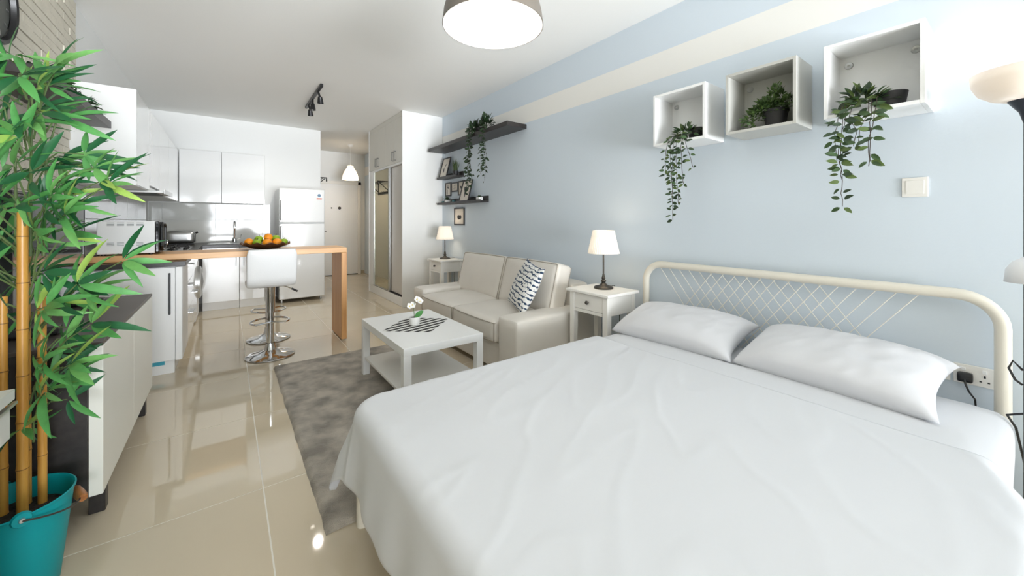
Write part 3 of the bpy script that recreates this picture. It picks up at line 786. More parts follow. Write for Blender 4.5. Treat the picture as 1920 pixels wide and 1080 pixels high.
# ------------------------------------------------------------------ nightstands and table lamps
def nightstand(x0, y0, label):
    x1, y1 = x0 + .36, y0 + .42; z = .70
    t = thing('nightstand', ((x0 + x1) / 2, (y0 + y1) / 2, 0), label, 'nightstand', 'white nightstands')
    MB().box(x0, x1, y0, y1, z - .022, z).build('top', M_offwhite, t, bevel=.006, seg=3)
    ix0, ix1, iy0, iy1 = x0 + .022, x1 - .015, y0 + .025, y1 - .025
    for sx_, x in ((1, ix0), (-1, ix1)):
        for sy_, y in ((1, iy0), (-1, iy1)):
            a, b_ = .045, .032; lg = MB()
            vs = []
            for zz, s_ in ((0, b_), (.42, a), (z - .022, a)):
                xa, xb = sorted((x, x + sx_ * s_)); ya, yb = sorted((y, y + sy_ * s_))
                vs += [(xa, ya, zz), (xb, ya, zz), (xb, yb, zz), (xa, yb, zz)]
            fs = [(3, 2, 1, 0), (8, 9, 10, 11)]
            for q in (0, 4):
                for i in range(4): fs.append((q + i, q + (i + 1) % 4, q + 4 + (i + 1) % 4, q + 4 + i))
            lg.add(vs, fs).build('leg', M_offwhite, t, bevel=.002)
    for y in (iy0, iy1 - .02): box('side_apron', M_offwhite, t, ix0 + .045, ix1 - .045, y + .004, y + .018, z - .16, z - .0225, .001)
    box('back_apron', M_offwhite, t, ix1 - .02, ix1 - .006, iy0 + .045, iy1 - .045, z - .16, z - .0225, .001)
    box('front_rail', M_offwhite, t, ix0 + .004, ix0 + .022, iy0 + .045, iy1 - .045, z - .168, z - .145, .001)
    dr = box('drawer', M_offwhite, t, ix0 + .004, ix0 + .022, iy0 + .047, iy1 - .047, z - .143, z - .028, .002)
    MB().lathe([(0, .026), (.010, .026), (.015, .018), (.009, .006), (.008, 0)], n=18, M=Matrix.Translation((ix0 + .004, (y0 + y1) / 2, z - .085)) @ Matrix.Rotation(R(-90), 4, 'Y')).build('knob', M_bronze, dr)
    return t
nightstand(2.135, 1.752, 'white wooden nightstand with a drawer between the bed and the sofa')
nightstand(2.243, 4.60, 'white wooden nightstand in the corner by the wardrobe')
def table_lamp(cx, cy, label, cord):
    z = .70
    t = thing('table_lamp', (cx, cy, z), label, 'lamp', 'lit table lamps')
    MB().lathe([(0, 0), (.072, 0), (.074, .010), (.066, .018), (.035, .026), (.018, .040), (.014, .048), (.020, .056), (.020, .062), (.012, .070), (.016, .080), (.010, .095), (.008, .11)], (cx, cy, z), 36).build('base', M_bronze, t)
    MB().cyl((cx, cy, z + .10), (cx, cy, z + .36), .0065, n=12).build('stem', M_bronze, t)
    n = 96
    def sh(u, v):
        r = .118 - .038 * v; rr = r * (1 + .018 * (math.cos(u * math.tau * 48)))
        return (cx + rr * math.cos(u * math.tau), cy + rr * math.sin(u * math.tau), z + .272 + .178 * v)
    MB().grid(sh, n * 2, 4).build('shade', M_shade, t, angle=180, solid=.002)
    MB().lathe([(.010, .35), (.016, .36), (.028, .385), (.024, .41), (0, .425)], (cx, cy, z), 18).build('bulb', M_bulb, t)
    sp_ = MB()
    for a in range(3): sp_.tube([(cx, cy, z + .355), (cx + .078 * math.cos(a * 2.094), cy + .078 * math.sin(a * 2.094), z + .44)], .0015, 5)
    sp_.build('shade_carrier', M_bronze, t)
    MB().tube(cord, .003, 6).build('cord', M_black, t)
    lamp_point('table_bulb_light', (cx, cy, z + .40), .6, (1, .84, .66), .04, t)
table_lamp(2.345, 1.97, 'lit table lamp with pleated white shade beside the bed headboard', [(2.41, 1.98, .704), (2.50, 1.99, .706), (2.53, 1.985, .66), (2.54, 1.97, .5), (2.52, 1.95, .3), (2.55, 1.95, .02)])
table_lamp(2.425, 4.83, 'lit table lamp with pleated white shade in the corner behind the sofa', [(2.49, 4.83, .704), (2.585, 4.84, .706), (2.602, 4.85, .66), (2.57, 4.82, .5), (2.585, 4.86, .35), (2.56, 4.84, .2), (2.58, 4.86, .02)])

# ------------------------------------------------------------------ rug, coffee table and its things
def rugmesh():
    x0, x1, y0, y1 = .31, 1.42, 1.63, 3.745
    nu, nv = 110, 210
    def fn(u, v):
        x, y = x0 + (x1 - x0) * u, y0 + (y1 - y0) * v
        e = min(u * (x1 - x0), (1 - u) * (x1 - x0), v * (y1 - y0), (1 - v) * (y1 - y0))
        z = .022 * min(1, (e / .018)) ** .5 if e > 0 else .001
        z += (mnoise.noise(Vector((x * 9, y * 5, 0))) * .003 + mnoise.noise(Vector((x * 60, y * 60, 5))) * .0022) * min(1, e / .03)
        k = mnoise.noise(Vector((x * 14, y * 14, 9))) * .006
        return (x + (k if u in (0, 1) else 0), y + (k if v in (0, 1) else 0), max(.001, z))
    return MB().grid(fn, nu, nv)
rg = rugmesh().build('rug', M_rug, None, angle=180); tag(rg, 'taupe short-pile rug on the tiled floor under the coffee table', 'rug')
ct = thing('coffee_table', (1.13, 2.69, .02), 'square-legged white coffee table with a lower shelf on the rug', 'coffee table')
TX0, TX1, TY0, TY1 = .853, 1.418, 2.245, 3.145
box('top', M_white, ct, TX0, TX1, TY0, TY1, .40, .45, .002)
for x in (TX0, TX1 - .05):
    for y in (TY0, TY1 - .05): box('leg', M_white, ct, x, x + .05, y, y + .05, .021, .40, .002)
box('shelf', M_offwhite, ct, TX0 + .012, TX1 - .012, TY0 + .04, TY1 - .04, .142, .160, .002)
pm = thing('table_mat', (1.14, 2.72, .45), 'diamond-shaped mat of black stripes on the coffee table', 'table mat')
A, B_, D_, E_ = (.872, 2.70), (1.13, 2.475), (1.405, 2.735), (1.15, 2.965)
M_blackink = mat('black_stripe', (38, 38, 38), .7)
def clip_line(c0):
    # stripes run along +X with a slight tilt; intersect with the diamond
    pts = []; poly = [A, B_, D_, E_]
    for i in range(4):
        (xa, ya), (xb, yb) = poly[i], poly[(i + 1) % 4]
        fa, fb = ya - .24 * xa - c0, yb - .24 * xb - c0
        if fa * fb < 0:
            t = fa / (fa - fb); pts.append((xa + (xb - xa) * t, ya + (yb - ya) * t))
    return sorted(pts)
mm_ = MB(); mm_.add([(p[0], p[1], z) for z in (.4501, .4512) for p in (A, B_, D_, E_)], [(4, 5, 6, 7), (3, 2, 1, 0), (0, 1, 5, 4), (1, 2, 6, 5), (2, 3, 7, 6), (3, 0, 4, 7)])
mm_.build('cloth', mat('white_mat', (236, 236, 232), .7), pm, smooth=False)
for k in range(9):
    c0 = 2.235 + k * .0555
    a_ = clip_line(c0 - .013); b2 = clip_line(c0 + .013)
    if len(a_) == 2 and len(b2) == 2:
        MB().add([(a_[0][0], a_[0][1], .4513), (a_[1][0], a_[1][1], .4513), (b2[1][0], b2[1][1], .4513), (b2[0][0], b2[0][1], .4513),
                  (a_[0][0], a_[0][1], .4522), (a_[1][0], a_[1][1], .4522), (b2[1][0], b2[1][1], .4522), (b2[0][0], b2[0][1], .4522)],
                 [(4, 5, 6, 7), (0, 1, 5, 4), (1, 2, 6, 5), (2, 3, 7, 6), (3, 0, 4, 7)]).build('stripe', M_blackink, pm, smooth=False)
ox, oy, oz = 1.12, 2.73, .4523
oc = thing('potted_orchid', (ox, oy, oz), 'tiny white orchid in a white pot on the coffee table', 'plant')
MB().lathe([(0, 0), (.034, 0), (.038, .004), (.040, .058), (.036, .058), (.034, .045)], (ox, oy, oz), 28).build('pot', M_paperwhite, oc)
MB().disc((ox, oy, oz + .05), .036).build('soil', M_soil, oc)
MB().tube([(ox, oy, oz + .05), (ox - .004, oy + .004, oz + .11), (ox + .004, oy + .006, oz + .16), (ox + .02, oy + .0, oz + .19)], .0022, 6).build('stem', M_twig, oc)
leafO = lambda L, W, dr: MB().grid(lambda u, v: ((u - .5) * W * math.sin(math.pi * min(1, v * .97 + .03)) ** .7, v * L, -dr * v * v + .15 * W * abs(u - .5)), 4, 8)
for d_, L in (((.7, -.3, .75), .075), ((.9, .3, .5), .06)):
    MB().add([], []); lf = leafO(.08, .045, .02); Mx = frame_M((ox + .006, oy, oz + .05), d_, (-.3, -.6, .6), L / .08)
    MB().add(lf.v, lf.f, Mx).build('leaf', greens[0], oc, angle=180)
M_petal = mat('white_petal', (250, 249, 248), .6)
for fc in ((ox - .012, oy + .006, oz + .145), (ox - .034, oy + .004, oz + .14), (ox + .022, oy, oz + .185), (ox + .042, oy - .004, oz + .17)):
    fl = MB()
    for k in range(5):
        a = k * math.tau / 5 + fc[0] * 40; dd_ = Vector((math.cos(a) * .8, math.sin(a) * .5 - .2, math.sin(a) * .7))
        pt = leafO(.026, .024, .002); fl.add(pt.v, pt.f, frame_M(fc, dd_, (-.6, -.75, .3)))
    b0 = fl.build('flower', M_petal, oc, angle=180)
    MB().lathe([(0, .006), (.004, .004), (.005, 0), (.003, -.004), (0, -.005)], (fc[0] - .004, fc[1] - .005, fc[2]), 8).build('flower_centre', mat('yellow_centre', (226, 204, 80), .6), b0)

# ------------------------------------------------------------------ right wall: shelves, frames, small plants
lsf = tag(box('floating_shelf', M_blackbrown, None, 2.345, XR - .001, 3.25, 5.195, 2.224, 2.272, .002), 'long black-brown floating shelf high on the blue wall', 'shelf')
def ledge(y0, y1, z, label):
    t = thing('picture_ledge', (2.55, (y0 + y1) / 2, z), label, 'shelf', 'picture ledges')
    box('board', M_blackbrown, t, 2.49, XR - .001, y0, y1, z - .018, z, .001)
    box('back_plate', M_blackbrown, t, XR - .016, XR - .001, y0, y1, z + .0005, z + .062, .001)
    box('front_lip', M_blackbrown, t, 2.482, 2.4895, y0, y1, z - .018, z + .012, .001)
ledge(4.62, 5.20, 1.848, 'shorter black picture ledge, the upper one under the long shelf')
ledge(4.00, 5.20, 1.478, 'longer black picture ledge, the lower one')
M_frame = mat('black_frame', (34, 32, 31), .35)
def picture(y0, y1, z0, z1, xb, xt, motif, label, w=.018, paper=M_print):
    # frame whose bottom rests at x=xb and whose top leans back to x=xt
    W, H = y1 - y0, z1 - z0; tilt = math.atan2(xt - xb, H)
    t = thing('framed_print', (xb, (y0 + y1) / 2, z0), label, 'picture', 'black framed prints by the sofa corner')
    # local: u along +Y, v up, n towards the room (-X)
    M = Matrix.Translation((xb, y0, z0)) @ Matrix.Rotation(tilt, 4, 'Y')
    fr = MB()
    for a in ((0, W, 0, w), (0, W, H - w, H), (0, w, w, H - w), (W - w, W, w, H - w)):
        fr.box(-.014, 0, a[0], a[1], a[2], a[3], M)
    fr.build('frame', M_frame, t, bevel=.001)
    MB().box(-.006, -.002, w, W - w, w, H - w, M).build('print', paper, t, smooth=False)
    ink = MB()
    for pts in motif:
        ink.poly([M @ Vector((-.0066, W * (1 - p[0]), H * p[1])) for p in pts])
    ink.build('motif', M_ink, t, smooth=False)
def stroke(pts, w=.03):
    out = []
    for (a, b) in zip(pts, pts[1:]):
        dx, dy = b[0] - a[0], b[1] - a[1]; L = math.hypot(dx, dy) or 1; nx, ny = -dy / L * w, dx / L * w
        out.append([(a[0] + nx, a[1] + ny), (b[0] + nx, b[1] + ny), (b[0] - nx, b[1] - ny), (a[0] - nx, a[1] - ny)])
    return out
def blob(cx, cy, rx, ry, rot=0, n=10):
    return [(cx + rx * math.cos(a) * math.cos(rot) - ry * math.sin(a) * math.sin(rot), cy + rx * math.cos(a) * math.sin(rot) + ry * math.sin(a) * math.cos(rot)) for a in [math.tau * i / n for i in range(n)]]
feather = stroke([(.38, .25), (.42, .4), (.5, .55), (.62, .66)], .02) + [blob(.42, .36, .07, .11, .3), blob(.58, .63, .10, .03, .5)]
bfly = [blob(.40, .48, .12, .10, .9), blob(.60, .48, .12, .10, -.9), blob(.43, .38, .07, .06, .4), blob(.57, .38, .07, .06, -.4)] + stroke([(.5, .34), (.5, .55)], .015)
cactus = [blob(.5, .5, .12, .20), blob(.36, .6, .07, .12, .6), blob(.66, .62, .07, .12, -.6)] + stroke([(.5, .2), (.5, .4)], .04)
palm = stroke([(.4, .15), (.42, .5)], .025) + [blob(.35, .62, .16, .05, .8), blob(.55, .60, .16, .05, -.7), blob(.45, .75, .05, .14)]
words = [q for k in range(6) for q in stroke([(.3 + .03 * (k % 2), .72 - k * .09), (.7 - .04 * (k % 3), .72 - k * .09)], .012)]
heart = [blob(.42, .55, .13, .09, -.7), blob(.58, .55, .13, .09, .7)] + stroke([(.5, .35), (.5, .25)], .02)
picture(4.94, 5.185, 1.8485, 2.155, 2.510, 2.588, feather, 'black framed feather print leaning on the upper ledge')
picture(4.985, 5.165, 1.585, 1.785, XR - .002, XR - .002, palm, 'small black framed plant print hanging next to the wardrobe')
picture(4.775, 4.98, 1.64, 1.776, XR - .002, XR - .002, words, 'small black framed text print, middle of the three hanging')
picture(4.585, 4.772, 1.58, 1.782, XR - .002, XR - .002, heart, 'small black framed branch print behind the larger leaning picture')
picture(4.33, 4.585, 1.4785, 1.78, 2.510, 2.590, cactus, 'larger black framed cactus print leaning on the lower ledge', .016)
picture(4.60, 4.885, 1.165, 1.41, XR - .002, XR - .002, bfly, 'black framed butterfly print hanging above the corner lamp')
# little things on the ledges
M_dpot = mat('dark_pot', (40, 40, 42), .5)
gp = thing('potted_grass', (2.545, 4.74, 1.8485), 'bushy green grass plant in a dark pot on the upper ledge', 'plant')
MB().lathe([(0, 0), (.034, 0), (.042, .07), (.036, .07)], (2.54, 4.74, 1.8485), 20).build('pot', M_dpot, gp)
gb = MB()
for i in range(110):
    a = random.uniform(0, math.tau); r = random.uniform(0, .03); lean = random.uniform(0, .05); h_ = random.uniform(.10, .19)
    p = Vector((2.54 + r * math.cos(a), 4.74 + r * math.sin(a), 1.91)); q = p + Vector((lean * math.cos(a) * .8, lean * math.sin(a), h_)); w_ = Vector((-math.sin(a), math.cos(a), 0)) * .003
    gb.add([p - w_, p + w_, (p + q) / 2 + w_ * .8 + Vector((0, 0, .01)), q, (p + q) / 2 - w_ * .8 + Vector((0, 0, .01))], [(0, 1, 2, 3, 4)])
o = gb.build('blades', mat('grass_blades', (84, 104, 60), .6, var=(50, .4)), gp, smooth=False); o['kind'] = 'stuff'
def succulent(y, label, s=1.0, tall=False):
    x = 2.54; z = 1.4785
    t = thing('potted_succulent', (x, y, z), label, 'plant', 'succulents on the lower ledge')
    MB().box(x - .03 * s, x + .03 * s, y - .035 * s, y + .035 * s, z, z + .045).build('pot', M_paperwhite, t, bevel=.004)
    lf = MB()
    for k in range(26):
        a = k * 2.4; el = .25 + .9 * k / 26; d_ = Vector((math.cos(a) * math.cos(el), math.sin(a) * math.cos(el), math.sin(el)))
        L = (.035 if not tall else .075) * s; p = Vector((x, y, z + .04)); w_ = d_.cross(Vector((0, 0, 1))).normalized() * .008
        lf.add([p, p + d_ * L * .6 + w_, p + d_ * L, p + d_ * L * .6 - w_ + Vector((0, 0, .004))], [(0, 1, 2, 3)])
    lf.build('leaves', trail_g[0], t, smooth=False)['kind'] = 'stuff'
succulent(4.11, 'round little succulent in a white pot at the bare end of the lower ledge')
succulent(4.98, 'spiky little succulent in a white pot beside the wardrobe end of the lower ledge', 1.0, True)
M_tealc = mat('teal_ceramic', (74, 128, 132), .4)
tag(MB().lathe([(0, 0), (.022, 0), (.026, .02), (.018, .036), (0, .036)], (2.545, 5.13, 1.4785), 16).build('tealight_holder', M_tealc, None), 'small teal tealight holder at the wardrobe end of the lower ledge', 'candle holder', 'teal tealight holders')
tag(MB().lathe([(0, 0), (.024, 0), (.026, .02), (.02, .04), (0, .04)], (2.54, 4.79, 1.4785), 16).build('tealight_holder', M_tealc, None), 'small teal tealight holder between the succulent and the cactus print', 'candle holder', 'teal tealight holders')

# leaves shared by the trailing plants
def leaf_mesh(name, m, L=1.0, W=.5, fold=.15, droop=.2, n=5):
    mb = MB(); v = []; f = []
    for j in range(n + 1):
        t = j / n; w = W / 2 * (math.sin(math.pi * (t ** .8)) ** .75 if 0 < t < 1 else 0) + (.004 if t in (0, 1) else 0)
        z = -droop * t * t
        v += [(-w, t * L, z + fold * w), (0, t * L, z), (w, t * L, z + fold * w)]
    for j in range(n):
        a = j * 3; f += [(a, a + 1, a + 4, a + 3), (a + 1, a + 2, a + 5, a + 4)]
    me_ = bpy.data.meshes.new(name); me_.from_pydata(v, [], f); me_.materials.append(m)
    me_.polygons.foreach_set('use_smooth', [True] * len(me_.polygons)); me_.update()
    return me_
ivy = [leaf_mesh('leaf', m_, 1, .48, .3, .15) for m_ in trail_g]
def jitter(s): return Vector((random.uniform(-s, s), random.uniform(-s, s), random.uniform(-s, s)))
def vine(t, pts, L, step, joined=None, stemr=.0016, thin=1.0):
    # pts: polyline of the stem; leaves in loose pairs along it
    pts = [Vector(p) for p in pts]; fine = []
    for a, b in zip(pts, pts[1:]):
        k = max(2, int((b - a).length / .03))
        for i in range(k): fine.append(a.lerp(b, i / k) + jitter(.004))
    fine.append(pts[-1])
    MB().tube(fine, stemr, 5).build('stem', M_twigd, t)
    acc = 0; k = 0
    for a, b in zip(fine, fine[1:]):
        acc += (b - a).length
        if acc < step: continue
        acc = 0; k += 1
        side = 1 if k % 2 else -1
        for sgn in ((side, -side) if random.random() < .5 else (side,)):
            ax = random.uniform(-.9, .9)
            d_ = Vector((random.uniform(-.7, .15), sgn * random.uniform(.45, 1), random.uniform(-.8, .35))).normalized()
            off = d_ * random.uniform(.2, .9) * L * .5
            MB_ = None
            n_ = Vector((-1, random.uniform(-.5, .5), random.uniform(-.1, .8)))
            s_ = L * random.uniform(.7, 1.15) * thin
            Mx = frame_M(b + off * .6, d_, n_, s_)
            if joined is None: inst('leaf', random.choice(ivy), Mx, t)
            else:
                src = ivy[0]; joined.add([v.co for v in src.vertices], [tuple(p.vertices) for p in src.polygons], Mx)
def mound(t, c, rx, ry, rz, n, L, joined=None):
    for i in range(n):
        a = random.uniform(0, math.tau); e = random.uniform(-.1, 1.3)
        o_ = Vector((c[0] + rx * math.cos(a) * math.cos(e) * random.uniform(.4, 1), c[1] + ry * math.sin(a) * math.cos(e) * random.uniform(.4, 1), c[2] + rz * max(0, math.sin(e)) * random.uniform(.5, 1)))
        d_ = (o_ - Vector(c) + jitter(.03) + Vector((-.01, 0, .0))).normalized()
        Mx = frame_M(o_, d_, Vector((-.6, random.uniform(-.5, .5), 1)), L * random.uniform(.7, 1.2))
        if joined is None: inst('leaf', random.choice(ivy), Mx, t)
        else: joined.add([v.co for v in ivy[0].vertices], [tuple(p.vertices) for p in ivy[0].polygons], Mx)
# trailing plant on the long shelf
sp = thing('trailing_plant', (2.45, 3.93, 2.272), 'trailing ivy with two hanging strands on the long dark shelf', 'plant')
MB().lathe([(0, 0), (.05, 0), (.06, .07), (.052, .07)], (2.45, 3.95, 2.273), 20).build('pot', M_dpot, sp)
J = MB()
mound(sp, (2.42, 4.02, 2.30), .06, .14, .12, 130, .06, J); mound(sp, (2.44, 3.80, 2.31), .06, .13, .15, 130, .06, J)
for y0, ln in ((3.97, .52), (4.0, .60), (4.03, .66), (3.99, .40)):
    vine(sp, [(2.40, y0, 2.33), (2.338, y0, 2.30), (2.332, y0 + .01, 2.20), (2.33, y0 + random.uniform(-.04, .04), 2.20 - ln * .5), (2.335, y0 + random.uniform(-.05, .05), 2.20 - ln)], .056, .022, J, .0012)
for y0, ln in ((3.68, .38), (3.66, .52), (3.71, .44)):
    vine(sp, [(2.40, y0, 2.33), (2.338, y0, 2.30), (2.332, y0 + .01, 2.20), (2.33, y0 + random.uniform(-.03, .03), 2.20 - ln * .5), (2.335, y0 + random.uniform(-.03, .05), 2.20 - ln)], .052, .024, J, .0012)
J.build('foliage', trail_g[0], sp, smooth=False)['kind'] = 'stuff'

# ------------------------------------------------------------------ box shelves
M_eketg = mat('light_grey_foil', (196, 196, 190), .45)
def wall_box(y0, y1, z0, z1, m_, label, spots):
    x0, th = 2.362, .016
    t = thing('box_shelf', (2.48, (y0 + y1) / 2, z0), label, 'shelf', 'square wall boxes above the bed')
    box('side', m_, t, x0, XR - .002, y0, y0 + th, z0, z1, .001); box('side', m_, t, x0, XR - .002, y1 - th, y1, z0, z1, .001)
    box('bottom', m_, t, x0, XR - .002, y0 + th + .0005, y1 - th - .0005, z0, z0 + th, .001); box('top', m_, t, x0, XR - .002, y0 + th + .0005, y1 - th - .0005, z1 - th, z1, .001)
    box('back', m_, t, XR - .035, XR - .028, y0 + th, y1 - th, z0 + th, z1 - th, 0)
    for (yy, zz) in spots:
        MB().lathe([(.006, .005), (.016, .006), (.018, 0)], n=20, M=Matrix.Translation((XR - .035, yy, zz)) @ Matrix.Rotation(R(-90), 4, 'Y')).build('mounting_cap', M_steel, t)
    return t
wall_box(1.190, 1.548, 1.735, 2.083, M_white, 'white square wall box closest to the sofa, ivy hanging from it', [(1.50, 2.03)])
wall_box(.718, 1.068, 1.728, 2.08, M_eketg, 'light grey square wall box in the middle holding a bushy plant', [(1.02, 2.025)])
wall_box(.262, .606, 1.722, 2.08, M_white, 'white square wall box closest to the floor lamp, ivy hanging from it', [(.555, 2.02), (.315, 2.02)])
# trailing ivy in the first box
tp = thing('trailing_plant', (2.45, 1.33, 1.752), 'trailing ivy in the white box nearest the sofa, one long strand', 'plant')
MB().lathe([(0, 0), (.045, 0), (.058, .075), (.05, .075)], (2.475, 1.30, 1.752), 20).build('pot', M_dpot, tp)
mound(tp, (2.42, 1.345, 1.785), .05, .12, .06, 64, .042)
for y0, ln, dr_ in ((1.43, .20, .015), (1.385, .50, .012), (1.365, .40, .0), (1.30, .17, -.02), (1.405, .36, .0), (1.33, .27, .0)):
    vine(tp, [(2.42, y0 - .03, 1.80), (2.365, y0, 1.775), (2.345, y0 + .005, 1.73), (2.34, y0 + dr_, 1.73 - ln * .5), (2.345, y0 + dr_ * 1.5 - .01, 1.73 - ln)], .037, .022)
# bush in the second
bp = thing('potted_bush', (2.48, .85, 1.745), 'bushy small-leaved plant in a dark pot in the grey box', 'plant')
MB().lathe([(0, 0), (.045, 0), (.06, .085), (.063, .085), (.063, .095), (.055, .095)], (2.46, .845, 1.745), 24).build('pot', M_dpot, bp)
J = MB()
for (cy_, cz_, ry_, rz_, n_) in ((.875, 1.83, .085, .09, 220), (.84, 1.88, .05, .10, 120), (.785, 1.85, .045, .05, 80), (.945, 1.80, .06, .08, 130), (.85, 1.84, .10, .05, 120)):
    mound(bp, (2.45, cy_, cz_), .07, ry_, rz_, n_, .028, J)
for k in range(24): 
    J.add([v.co for v in ivy[0].vertices], [tuple(p.vertices) for p in ivy[0].polygons], frame_M((2.42 + random.uniform(-.03, .03), .96 + random.uniform(-.04, .04), 1.76 + random.uniform(0, .06)), (random.uniform(-1, .2), random.uniform(-.3, 1), random.uniform(-.6, .4)), (-1, 0, .6), .028))
J.build('foliage', M_bush, bp, smooth=False)['kind'] = 'stuff'
# trailing ivy in the third
tp = thing('trailing_plant', (2.45, .46, 1.74), 'trailing ivy in the white box nearest the floor lamp, two strands', 'plant')
MB().lathe([(0, 0), (.05, 0), (.062, .07), (.054, .07)], (2.455, .385, 1.739), 24).build('pot', M_dpot, tp)
mound(tp, (2.42, .47, 1.77), .06, .085, .08, 80, .048)
for y0, ln, dr_ in ((.525, .42, .01), (.515, .30, .03), (.50, .14, -.02), (.54, .20, .02)):
    vine(tp, [(2.42, y0 - .03, 1.80), (2.365, y0, 1.787), (2.345, y0 + .003, 1.71), (2.34, y0 + dr_, 1.71 - ln * .5), (2.345, y0 + dr_ * .5, 1.71 - ln)], .044, .028, None, .0015)
for y0, ln, dr_ in ((.43, .22, .0), (.415, .24, .02), (.44, .13, .03)):
    vine(tp, [(2.42, y0 - .01, 1.80), (2.365, y0, 1.787), (2.345, y0, 1.71), (2.335, y0 + dr_, 1.71 - ln * .5), (2.335, y0 + dr_, 1.71 - ln)], .05, .03, None, .0015)

# ------------------------------------------------------------------ switch and sockets on the blue wall
t = thing('light_switch', (XR - .01, .323, 1.335), 'white square light switch on the blue wall', 'switch')
box('plate', M_offwhite, t, XR - .006, XR - .0005, .279, .367, 1.335, 1.427, .002); box('rocker', M_offwhite, t, XR - .008, XR - .0062, .293, .353, 1.349, 1.413, .002)
def socket(y0, y1, label, n=2):
    t = thing('wall_socket', (XR - .01, (y0 + y1) / 2, .51), label, 'socket', 'white sockets behind the bed')
    box('plate', M_offwhite, t, XR - .010, XR - .0005, y0, y1, .508, .592, .002)
    for k in range(n):
        yc = y0 + (y1 - y0) * (k + .5) / n
        box('rocker', M_white, t, XR - .013, XR - .0103, yc - .006, yc + .006, .565, .58, .001)
        box('pin_hole', M_black, t, XR - .0115, XR - .0101, yc - .003, yc + .003, .548, .558, 0)
        for s_ in (-1, 1): box('pin_hole', M_black, t, XR - .0115, XR - .0101, yc + s_ * .011 - .0035, yc + s_ * .011 + .0035, .528, .533, 0)
socket(.085, .203, 'white double wall socket with a black plug beside the headboard post')
socket(.212, .33, 'white double wall socket half hidden behind the pillow')
t = thing('power_plug', (XR - .02, .168, .53), 'black power plug in the white wall socket', 'plug')
MB().soft(.018, .023, .020, .008, (0, 0, 0), 4, Matrix.Translation((XR - .0305, .168, .542))).build('plug_body', M_black, t)
MB().tube([(XR - .046, .168, .536), (XR - .058, .165, .52), (XR - .058, .155, .49), (XR - .03, .14, .455), (XR - .025, .13, .3), (XR - .03, .05, .05), (XR - .03, -.02, .01)], .0035, 6).build('cord', M_black, t)

# ------------------------------------------------------------------ ceiling pendant
px, py, pz = 1.005, 1.505, 2.135
t = thing('pendant_lamp', (px, py, pz), 'large grey drum pendant lamp with a white inside over the bed', 'lamp')
M_greysh = mat('taupe_metal_shade', (104, 97, 88), .5)
M_inside = mat('white_enamel_inside', (246, 243, 236), .5)
prof = [(.236, 0), (.228, .06), (.205, .15), (.165, .23), (.09, .275), (.03, .285)]
MB().lathe(prof, (px, py, pz), 56).build('shade', M_greysh, t)
MB().lathe([(r - .003, z) for r, z in prof], (px, py, pz + .0005), 56).build('shade_lining', M_inside, t)
MB().cyl((px, py, pz + .28), (px, py, ZC - .04), .004, n=8).build('cord', M_black, t)
MB().lathe([(.01, -.05), (.05, -.04), (.055, 0)], (px, py, ZC - .001), 24).build('ceiling_rose', M_paperwhite, t)
MB().lathe([(.014, .27), (.016, .2), (.028, .155), (.03, .13), (.022, .11), (0, .1)], (px, py, pz), 24).build('bulb', mat('frosted_bulb', (250, 250, 252), .4, emit=((236, 244, 255), 1.5)), t)
lamp_point('pendant_bulb_light', (px, py, pz + .06), 1.2, (1, .93, .86), .018, t)

# ------------------------------------------------------------------ floor lamp
fx, fy = 2.40, .003
t = thing('floor_lamp', (fx, fy, 0), 'dark floor lamp with a white uplight bowl and a reading light', 'lamp')
MB().lathe([(0, 0), (.11, 0), (.11, .015), (.02, .03), (.014, .04)], (fx, fy, 0), 36).build('base', M_navy, t)
MB().cyl((fx, fy, .03), (fx, fy, 1.60), .0115, n=16).build('pole', M_navy, t)
MB().lathe([(.012, 1.59), (.022, 1.63), (.052, 1.677)], (fx, fy, 0), 32).build('bowl_holder', M_navy, t)
M_bowl2 = mat('white_plastic_bowl_lit', (244, 236, 226), .5, emit=((255, 226, 196), .12))
MB().lathe([(.05, 1.675), (.09, 1.689), (.122, 1.714), (.138, 1.750), (.142, 1.787)], (fx, fy, 0), 48).build('bowl_shade', M_bowl2, t, solid=.003)
MB().lathe([(.012, 1.68), (.03, 1.70), (.03, 1.72), (0, 1.75)], (fx, fy, 0), 16).build('bulb', mat('dim_lit_bulb', (255, 250, 240), .4, emit=((255, 226, 190), .8)), t)
ul = bpy.data.lights.new('floor_lamp_light', 'SPOT'); ul.energy = .22; ul.color = (1, .84, .66); ul.spot_size = R(140); ul.spot_blend = .8; ul.shadow_soft_size = .06
uo = bpy.data.objects.new('floor_lamp_light', ul); scene.collection.objects.link(uo); uo.location = (fx, fy, 1.79); uo.rotation_euler = (R(180), 0, 0); uo['kind'] = 'helper'; _place(uo, t)
ar = MB().tube([(fx, fy, 1.22), (fx - .02, fy - .005, 1.235), (fx - .04, fy - .012, 1.22), (fx - .05, fy - .015, 1.18), (fx - .05, fy - .015, 1.12)], .007, 8).build('reading_arm', M_navy, t)
rx, ry = fx - .05, fy - .015
MB().lathe([(.010, 1.125), (.020, 1.12), (.026, 1.085)], (rx, ry, 0), 24).build('shade_holder', M_navy, ar)
MB().lathe([(.026, 1.088), (.052, 1.068), (.066, 1.04), (.070, .995)], (rx, ry, 0), 40).build('reading_shade', mat('white_plastic_shade', (240, 241, 242), .45), t, solid=.003)
MB().lathe([(.014, 1.08), (.03, 1.035), (.024, 1.01), (0, 1.002)], (rx, ry, 0), 20).build('reading_bulb', mat('frosted_bulb_off', (248, 248, 248), .4), t)
MB().tube([(fx, fy + .012, .66), (fx - .0, fy + .035, .69), (fx, fy + .045, .66), (fx, fy + .03, .62), (fx, fy + .013, .605)], .004, 6).build('cable_loop', M_black, t)
